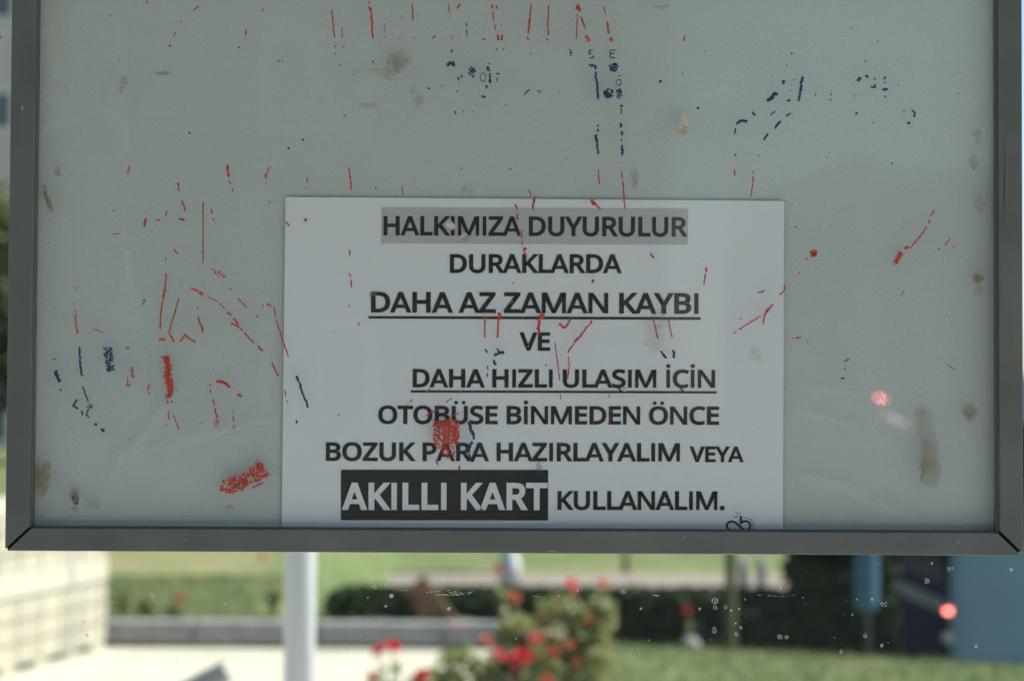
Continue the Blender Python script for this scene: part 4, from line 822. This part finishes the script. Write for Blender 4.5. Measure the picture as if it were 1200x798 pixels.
# left field
for pts, w_, k in [([(203,292),(209,298)],2,.7),([(194,300),(194,307)],1.2,.5),([(195,320),(193,340)],2.4,.9),([(193,338),(191,350)],3.2,1),([(191,350),(188,372),(187.5,386)],2.2,.85),([(210,349),(205,366),(201,378),(198,392)],1.9,.9),
    ([(186,397),(194,397)],4,1),([(199,392),(202,397),(204,401)],2.6,.9),([(211,401),(217,392),(222,397),(230,402)],2.6,.8),([(231,356),(232,363)],2,.6),([(232,371),(235,380),(238,390)],2.6,.8),
    ([(223,337),(233,342)],2.6,.9),([(233,342),(238,346)],4,.9),([(243,348),(256,354),(266,364)],1.8,.6),([(266,364),(272,372),(280,381)],3,.75),([(270,378),(281,384),(292,396),(298,402)],2.4,.75),([(302,405),(308,412)],3,.85),
    ([(245,313),(250,317)],2,.8),([(279,349),(289,361)],2,.85),([(307,357),(309,359)],2,.8),([(312,357),(318,359)],3,.7),([(321,360),(323,372),(327,386),(331,398),(338,418)],2.1,.75),([(318,424),(322,432),(326,441)],2.4,.8),([(333,456),(337,472)],1.8,.6),
    ([(194.5,417),(197,440),(199,455),(198,466)],8.5,.95),([(201,444),(201,460)],5,.9),([(196,466),(197,472),(203,470)],3,.7),([(197,481),(198,492)],2,.8),([(203,486),(207,496),(210,504)],1.8,.8),([(191,497),(196,498)],2,.8),
    ([(246,450),(247,461)],2.2,.6),([(253,447),(262,448),(270,454)],4.2,.95),([(278,462),(284,464)],4,1),([(250,468),(252,480),(255,490)],2.6,.7),([(273,480),(274,503)],1.6,.6),([(235,494),(238,496)],1.8,.7),([(172,460),(177,447)],2.2,.5),([(173,458),(176,462)],2,.6)]: S(red, pts, w_, k)
scrib(red, (257, 321), 9, 4, 60, 'e', R(45), (.5, 1.1)); scrib(red, (253, 496), 4, 5, 26, 'e'); dab(red, 270, 339, 1.5); dab(red, 301, 371, 1.6)
scrib(red, (274, 568), 17, 10, 260, 'e', R(-14), (.6, 1.9)); scrib(red, (290, 560), 8, 7, 90, 'box', R(-20), (.6, 1.8)); scrib(red, (303, 553), 8.5, 9, 170, 'box', R(-28), (.6, 1.9)); scrib(red, (302, 543), 2.5, 5, 26, 'e'); scrib(red, (314, 556), 4, 3, 14, 'e'); scrib(red, (268, 593), 5, 2.6, 22, 'e'); S(red, [(295, 572), (315, 562)], 2.4, .6)
for pts, w_, k in [([(88,335),(88,341)],2,.5),([(82,334),(93,338)],1.5,.4),([(88,362),(89,378),(91,392)],3,.55),([(104,391),(112,386),(122,391)],2,.5),([(146,408),(152,408)],4,.6),([(154,430),(156,440),(151,452),(148,448)],4.5,.5),([(149,440),(150,452)],2,.5),([(150,513),(154,515)],2,.8),([(128,275),(140,274)],2,.4),([(265,430),(268,440)],1.3,.3),([(1056,347),(1059,340)],2,.8),([(1110,428),(1122,434)],1.6,.3)]: S(dul, pts, w_, k)
# top row
for pts, w_, k in [([(432,3),(435,16)],3.4,1),([(435,16),(437,45)],2.8,.9),([(483,4),(484,25)],2.2,.8),([(490,14),(491,20)],1.8,.7),([(484,43),(486,46)],2,.8),([(451,22),(451,45)],1.1,.5),([(467,45),(470,46)],1.4,.8),([(506,45),(511,42)],2.6,.9),([(526,5),(527,22)],1.7,.7),([(530,42),(530,47)],1.6,.7),([(538,4),(536,11)],2.4,.8),
    ([(576,6),(578,11)],3.8,1),([(581,7),(583,11)],3,1),([(577,14),(581,36)],1.8,.7),([(583,41),(584,48)],3.2,1),([(588,41),(588,48)],3.6,1),([(587,27),(588,31)],1.6,.8),([(565,45),(569,47)],2.6,.9),([(622,5),(621,22)],2.2,.85),([(621,22),(619,40)],3.2,.95),([(618,43),(619,48)],2.8,1),([(643,6),(642,30),(642,42)],2.1,.92),([(641,45),(642,48)],2.4,.9),
    ([(676,6),(680,14)],5.5,1),([(677,15),(675,47)],1.7,.85),([(681,20),(686,34)],2.4,.7),([(686,42),(691,49)],4.2,.9),([(707,8),(710,18)],1.8,.7),([(712,24),(713,40)],3,.95),([(715,44),(718,49)],4.2,1),([(802,42),(802,50)],2.2,.8),([(1,42),(1,46)],1.5,.5),
    ([(401,28),(401,45)],1.6,.7),([(408,196),(410,206),(412,223)],2.2,.8),([(440,219),(441,223)],1.6,.9),([(471,218),(472,228)],1.8,.7),([(701,199),(702,216)],2.2,.95),([(728,199),(730,215),(732,240),(733,246)],2.0,.75),([(620,222),(622,230)],2,.9)]: S(red, pts, w_, k)
dab(red, 540, 198, 1.3); dab(red, 598, 198.5, 1.6)
# over the paper
for pts, w_, k in [([(627,231),(625,238),(624,246)],3.2,.95),([(604,239),(606,246)],2.8,.8),([(606,250),(607,258)],2.4,.8),([(611,268),(612,288)],2,.6),([(613,291),(617,293)],4.5,1),([(614,293),(617,302)],2.6,.7),([(693,234),(697,241)],5.2,.9),([(697,238),(704,246)],2.4,.7),([(409,288),(410,300)],1.8,.5),([(410,320),(412,337)],2,.7),([(409,357),(410,360)],1.8,.9),([(420,377),(421,382)],1.8,.8),
    ([(762,297),(766,303)],2.8,.9),([(568.5,371),(568,396)],2.2,.85),([(586,366),(584.5,376)],5,1),([(584,376),(583,396)],3,.9),([(636,367),(633,373)],7,1),([(632,373),(631,384),(632,392)],4,.95),([(655,379),(661,385)],4,1),([(661,385),(670,373)],3.4,.95),([(694,376),(684,389)],2.4,.75),([(684,389),(673,402)],3.4,.85),([(673,402),(666,412),(667,430),(665,446)],2,.75),([(650,401),(653,422),(656,446)],1.8,.85),
    ([(766,373),(768,385),(771,397)],1.9,.85),([(782,371),(785,383),(788,396)],1.9,.85),([(601,352),(597,361)],2,.6),([(510,451),(497,461)],1.8,.6),([(484,467),(477,475)],1.8,.6),([(540,458),(522,472)],1.8,.55),([(657,460),(657,468)],1.5,.7),([(714,458),(714,467)],1.5,.6),([(498,487),(515,479)],1.9,.7),([(531,487),(541,482)],2,.7),([(538,545),(538,551)],2.8,1),([(511,538),(513,546)],2,.8),([(715,478),(713,497)],3,.4)]: S(red, pts, w_, k)
dab(red, 694.5, 329.5, 2.6); dab(red, 601, 332, 1.3); dab(red, 692, 377, 1.6)
scrib(red, (523, 506), 15, 14, 430, 'box', 0, (.7, 1.9)); scrib(red, (527, 528), 9, 10, 120, 'e'); scrib(red, (520, 519), 10, 8, 110, 'e')
# right of the paper
for pts, w_, k in [([(828,313),(827.5,319)],3.2,1),([(827,320),(825,334)],1.8,.75),([(920,334),(919,340),(914,346)],2.8,.85),([(906,356),(902,362)],2.2,.8),([(902,361),(897,366)],4.4,1),([(897,366),(894,380)],2.4,.7),([(892,370),(884,375),(872,382),(859,391)],1.8,.8),([(866,373),(870,374)],2.2,.9),([(888,343),(896,341)],2.4,.9),([(1086,266),(1077,279),(1066,291)],2.5,.92),([(1060,292),(1065,289)],4.4,1),([(1056,296),(1049,309)],6,.95),([(1057,266),(1058,267)],2,1),
    ([(1116,275),(1110,284),(1107,288)],1.9,.75),([(1099,292),(1102,291)],2.6,1),([(1116,289),(1118,290)],2,.9),([(925,397),(930,397)],1.6,.6),([(932,396),(939,395)],2.4,.9),([(948,398),(945,402)],1.4,.5),([(861,199),(861,207)],2.4,.9),([(883,200),(882,214)],2.2,.95),([(882,214),(880,231)],1.7,.85),([(1094,246),(1092,252),(1088,262)],2.4,.7),([(931,265),(934,267)],2,.8),([(972,264),(973,266)],1.5,.8)]: S(red, pts, w_, k)
scrib(red, (953, 297), 4.6, 4, 50, 'e', R(-30), (.8, 1.7)); dab(red, 937, 320, 1.3); S(red, [(943, 301), (947, 305)], 1.6, .5); dab(red, 1028, 322, .9)
# blue
for pts, w_, k in [([(93,406),(94,425),(95,440)],2.4,.9),([(94,430),(97,440)],2.6,.8),([(97,452),(100,462),(105,474)],2,.6),([(85,477),(91,468)],2.4,.8),([(85,475),(92,479)],2.4,.7),([(95,481),(97,487)],2.2,.8),([(104,479),(101,486),(105,490)],1.8,.8),([(110,496),(114,498)],2.6,.9),([(118,502),(122,506)],4,1),([(65,434),(67,442),(70,448)],4.2,.95),
    ([(347,440),(352,452),(356,464),(361,478)],2.6,.95),([(347,492),(348,496)],2.4,.9),([(568,409),(572,413)],2.4,.9),([(579,417),(585,413),(591,413)],3.6,.95),([(582,408),(584,412)],2.2,.9),([(578,422),(581,428)],3.4,.8),([(571,428),(572,434)],1.8,.7),([(571,437),(571,442)],1.8,.8),([(774,411),(778,416),(781,420)],2.8,.95),([(789,410),(790,420)],3,.95),
    ([(548,494),(552,503),(556,512)],3.6,.95),([(556,512),(551,520),(549,530)],3.6,.85),([(549,530),(553,541),(556,538)],2.4,.9),
    ([(690,76),(697,77)],3,1),([(697,76),(699,95)],2.6,.95),([(699,92),(701,117)],3,.95),([(726,88),(725,90)],2,.8),([(701,146),(700,158)],2.4,.8),([(698,158),(700,168)],3.8,.95),([(700,168),(701,181)],2.6,.95),([(727,144),(728,150)],2.8,.9),([(729,154),(729,159)],3.4,.9),([(728,163),(728,166)],2,.8),([(729,170),(729,183)],3,.95),
    ([(524,78),(528,74),(533,78)],3.6,.9),([(530,72),(533,74)],3,.9),([(529,58),(529,62)],2,.9),([(537,90),(537,98)],2.6,.8),([(541,88),(541,92)],2,.7),([(535,108),(537,107)],2.4,.9),([(564,112),(569,115)],3,.8),([(571,78),(573,84)],3.4,.95),([(574,86),(574,98)],2.6,.85),([(569,104),(571,100)],3,.9),([(581,86),(586,87)],2,.8),([(582,96),(583,91)],1.8,.7),([(533,131),(534,134)],2.2,.8),([(501,104),(504,103)],2.4,1),
    ([(899,119),(905,114),(911,109)],4.4,.95),([(936,119),(938,103),(941,90)],3.4,.98),([(922,119),(926,117)],2.6,.8),([(863,146),(869,142),(876,142)],3.6,.9),([(862,150),(861,158)],2,.7),([(882,131),(885,136)],3,.9),([(903,135),(908,130)],2,.6),([(921,137),(927,133)],2.2,.8),([(915,142),(908,151)],3,.9),([(900,157),(895,165)],2.6,.9),
    ([(1004,95),(1009,91)],4.2,1),([(1014,89),(1018,90)],3.8,1),([(1024,92),(1026,94)],2.6,.9),([(1036,90),(1038,93)],2.6,.9),([(1020,102),(1025,103),(1026,99)],2.6,.95),([(1034,105),(1041,105)],2.8,.95),([(1036,112),(1038,115)],2,.8),([(1002,133),(1005,134)],3,1),([(1000,114),(1002,112)],1.6,.7),([(1023,143),(1024,145)],1.8,.9),([(1068,129),(1072,132),(1072,138)],2.4,.9),([(1063,144),(1067,145)],3.2,1),([(1059,130),(1060,132)],1.8,.9),([(1059,138),(1060,139)],1.6,.9),
    ([(772,97),(776,95)],3,.9),([(917,94),(918,99)],4,.9),([(989,424),(995,420)],1.8,.9),([(985,443),(990,443)],1.8,.9),([(613,115),(616,109),(621,105)],1.8,.55),([(628,106),(634,109)],1.8,.6)]: S(blu, pts, w_, k)
scrib(blu, (128, 421), 5.0, 14, 170, 'box', R(-10), (.7, 1.5)); scrib(blu, (105, 476), 4, 3.5, 26, 'e'); scrib(blu, (719, 79), 5.5, 5, 60, 'e', 0, (.8, 1.7)); scrib(blu, (713, 110), 5.5, 5.5, 60, 'e', 0, (.9, 1.8)); scrib(blu, (553, 85), 4.2, 6.5, 50, 'e', 0, (.8, 1.6)); scrib(blu, (726, 110), 3.5, 6, 40, 'box', 0, (.6, 1.3))
for k in range(14): a = k*.45; dab(blu, 566+3.2*math.cos(a), 91+5*math.sin(a), .9); dab(blu, 725+3*math.cos(a), 97+3.4*math.sin(a), .85)
for u, v, r in [(64,421,1.3),(71,457,1.7),(66,441,1.5),(397,486,1.2),(502,104,1.3),(518,101,1.0),(533,131,1.2),(655,107,1),(956,111,1.3),(973,117,1.3),(974,111,1.1),(931,94,1.1),(862,182,1.5),(889,182,1.2),(926,107,1),(1037,97,1.2),(573,75,1.2),(640,428,1.2),(510,490,1)]: dab(blu, u, v, r)
# black flecks and the ghost of printed capitals
for u, v, r in [(199,54,1.5),(280,56,1.6),(393,55,1.3),(393,63,1.2),(398,76,1.3),(140,72,1),(222,156,1.5),(338,174,1.8),(355,164,1.6),(402,55,1),(437,73,1.4),(404,136,1.2),(414,88,1),(554,131,1),(582,58,1.3),(590,58,1.2),(669,62,1.7),(669,65,1.4),(622,63,1),(668,59,1.2),(818,127,1.9),(928,63,1.5),(1045,192,1.5),(969,184,1.2),(922,77,1.2),(800,86,1),(998,34,1),(1028,49,1),(1053,100,1.2),(1123,110,1),(133,247,1.2),(326,72,1.4),(331,72,1.2),(169,352,1.6),(168,356,1.4),(391,389,1),(446,138,1),(470,22,1),(451,113,1.1),(990,432,1.3),(1014,72,1.1),(592,123,1),(543,131,1.2),(663,186,1),(826,60,1)]: dab(blk, u, v, r)
for pts in ([(696,59),(691,59),(690,63),(695,64),(695,68),(689,68)], [(715,68),(715,59),(722,59)], [(715,63),(720,63)], [(715,68),(721,68)], [(725,124),(731,124)], [(728,124),(728,134)], [(547,27),(547,44)], [(529,58),(529,63)], [(437,71),(438,75)], [(725,115),(726,104),(729,115)]): S(blk, pts, 1.7, .62, 1.0)
for _ in range(150): dab(q.choice((blk, blk, dul)), q.uniform(50, 1160), q.uniform(5, 600), q.uniform(.3, .62))
# glue patches and painted reflection streaks
def patch(b, pts, rough=1.2):
    m, nm = b; y = nexty(); out = []
    for i in range(len(pts)):
        a, c_ = Vector(pts[i]), Vector(pts[(i+1) % len(pts)]); k_ = max(1, int((c_-a).length/2.5))
        for k in range(k_): p = a.lerp(c_, k/k_); out.append((p.x+q.gauss(0, rough*.5), p.y+q.gauss(0, rough*.5)))
    cx = sum(p[0] for p in out)/len(out); cy = sum(p[1] for p in out)/len(out); N = len(out); mb = MB()
    for f in (1.08, .86, .5): mb.add([P(cx+(p[0]-cx)*f, cy+(p[1]-cy)*f, y) for p in out], [])
    mb.f = [(r_*N+k, r_*N+(k+1) % N, (r_+1)*N+(k+1) % N, (r_+1)*N+k) for r_ in range(2) for k in range(N)] + [tuple(range(2*N, 3*N))]; mb.m = [0]*len(mb.f)
    o = mb.build(nm, M[m], cover, fix=False); at = o.data.attributes.new('thickness', 'FLOAT', 'POINT')
    for k in range(3*N): at.data[k].value = (.0, .7, 1.0)[k//N]*(q.uniform(.7, 1) if k < 2*N else 1)
def blob(b, u, v, rx, ry, rough=1.2): patch(b, [(u+rx*math.cos(k*.5236)*q.uniform(.8, 1.1), v+ry*math.sin(k*.5236)*q.uniform(.8, 1.1)) for k in range(12)], rough)
g5 = ('glue3', 'faint_glue_patch')
g1, g2, g3, g4 = ('glue', 'glue_patch'), ('glue2', 'pale_glue_patch'), ('smudge', 'smudge'), ('chip', 'paint_chip')
patch(g1, [(36,541),(41,539),(43,546),(48,548),(52,545),(53,539),(58,540),(60,546),(58,560),(56,575),(52,582),(37,581)], .8)
patch(g1, [(49,216),(53,217),(56,228),(60,238),(63,248),(60,251),(56,243),(51,231)], 1.6); scrib(blk, (57, 236), 3, 9, 10, 'e')
blob(g1, 1146, 326, 7, 6.5); blob(g2, 1146, 340, 6, 8, 2); blob(g1, 1136, 483, 9.5, 12, 1.5); blob(g2, 1081, 487, 10, 14, 2); patch(g2, [(1074,480),(1092,482),(1099,512),(1102,545),(1098,572),(1078,572),(1078,520)], 2); patch(g2, [(1077,516),(1090,518),(1098,530),(1103,545),(1100,570),(1086,572),(1078,566),(1080,545)], 2)
patch(g2, [(456,64),(472,60),(479,70),(474,80),(462,88)], 1.5); patch(g2, [(458,62),(472,58),(481,68),(477,80),(465,90),(458,96),(450,93),(438,87),(412,85),(413,81),(440,82),(455,80)], 1.6); blob(g2, 432, 124, 13, 4, 1.5); blob(g2, 484, 106, 5, 6, 2); blob(g2, 490, 118, 7, 9, 2)
blob(g5, 766, 392, 12, 26, 3); blob(g5, 776, 370, 6, 14, 3); blob(g1, 437, 345, 5, 4); blob(g2, 88, 578, 9, 14, 2.5); blob(g2, 110, 590, 12, 9, 2.5); blob(g2, 1145, 160, 5, 10, 2.5); blob(g3, 1141, 191, 8, 9, 2); blob(g2, 1148, 238, 6, 12, 3); blob(g5, 886, 415, 9, 12, 2)
patch(g3, [(143,88),(149,86),(150,95),(146,104),(142,112),(139,108),(141,98)], 2.0); blob(g3, 190, 86, 12, 3, 1.5); blob(g3, 744, 208, 4, 14, 2); blob(g3, 548, 222, 8, 5, 2); blob(g3, 68, 202, 5, 6, 1.5); blob(g3, 631, 548, 4, 8, 1.5)
g6 = ('haze', 'painted_reflection_streak')
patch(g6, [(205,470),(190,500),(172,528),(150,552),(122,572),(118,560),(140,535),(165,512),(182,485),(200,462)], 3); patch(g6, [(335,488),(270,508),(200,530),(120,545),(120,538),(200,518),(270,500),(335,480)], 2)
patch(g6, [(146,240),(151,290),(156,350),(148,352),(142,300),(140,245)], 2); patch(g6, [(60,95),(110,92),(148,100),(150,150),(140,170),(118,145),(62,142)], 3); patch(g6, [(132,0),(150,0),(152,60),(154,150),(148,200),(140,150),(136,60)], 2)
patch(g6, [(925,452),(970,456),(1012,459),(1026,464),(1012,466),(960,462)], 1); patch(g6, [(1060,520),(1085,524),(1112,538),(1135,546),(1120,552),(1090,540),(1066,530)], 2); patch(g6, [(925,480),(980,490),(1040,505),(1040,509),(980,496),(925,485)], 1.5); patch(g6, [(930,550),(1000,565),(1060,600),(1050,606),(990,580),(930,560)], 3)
scrib(blk, (88, 585), 4.5, 6, 40, 'e', 0, (.7, 1.6)); blob(g1, 88, 582, 6, 9, 2); blob(g3, 88, 596, 5, 4, 1)
patch(g4, [(797,136),(802,133),(806,138),(807,147),(805,151),(806,157),(801,160),(797,155),(793,157),(795,146)], 1.5); blob(g4, 528, 264, 5, 5.5, 1.2); blob(g4, 544, 279, 6, 5, 1.4); blob(g2, 775, 8, 12, 3, 1.5); blob(g4, 732, 456, 3, 2.4, .6)
red.build('red_marker', M['red'], cover, fix=False)['kind'] = 'stuff'; dul.build('faded_red_marker', M['dullred'], cover, fix=False)['kind'] = 'stuff'
blu.build('blue_marker', M['blue'], cover, fix=False)['kind'] = 'stuff'; blk.build('black_flecks', M['dark'], cover, fix=False)['kind'] = 'stuff'

# scuffs and specks on the frame itself
def scuff(pts, w_, m):
    b = MB(); y = YF-.0003; vs = []
    for i, p in enumerate(pts):
        p = Vector(p); t_ = (Vector(pts[min(i+1, len(pts)-1)])-Vector(pts[max(i-1, 0)])).normalized(); k = w_*q.uniform(.4, 1)*(0.3 if i in (0, len(pts)-1) else 1)
        vs += [P(p.x-t_.y*k, p.y+t_.x*k, y), P(p.x+t_.y*k, p.y-t_.x*k, y)]
    b.add(vs, [(2*i, 2*i+1, 2*i+3, 2*i+2) for i in range(len(pts)-1)]); b.build('scuff', M[m], bd, fix=False)
M['pale'] = mat('bare_metal_scratch', (0.42, 0.43, 0.42), 0.5)
scuff([(799, 632), (801, 629.5), (803.5, 627)], .8, 'pale'); scuff([(26, 124), (26.3, 127), (26, 130)], 1.0, 'pale'); scuff([(24, 75), (26, 76.5), (27, 76)], .9, 'dark')
scuff([(1177, 165), (1177.4, 190), (1177, 220), (1176.8, 255)], .5, 'dark'); scuff([(640, 646), (648, 645.6), (655, 646.2)], .5, 'pale'); scuff([(1120, 637), (1124, 635), (1127, 636)], .5, 'pale'); scuff([(215, 633), (222, 632)], .5, 'pale')
for _ in range(34):
    u, v = q.choice(((q.uniform(15, 1190), q.uniform(626, 647)), (q.uniform(14, 36), q.uniform(5, 610)), (q.uniform(1174, 1194), q.uniform(5, 610)))); a = q.uniform(0, 3.1); l = q.uniform(.4, 1.6)
    scuff([(u, v), (u+l*math.cos(a), v+l*math.sin(a))], q.uniform(.3, .6), q.choice(('dark', 'pale', 'dark')))
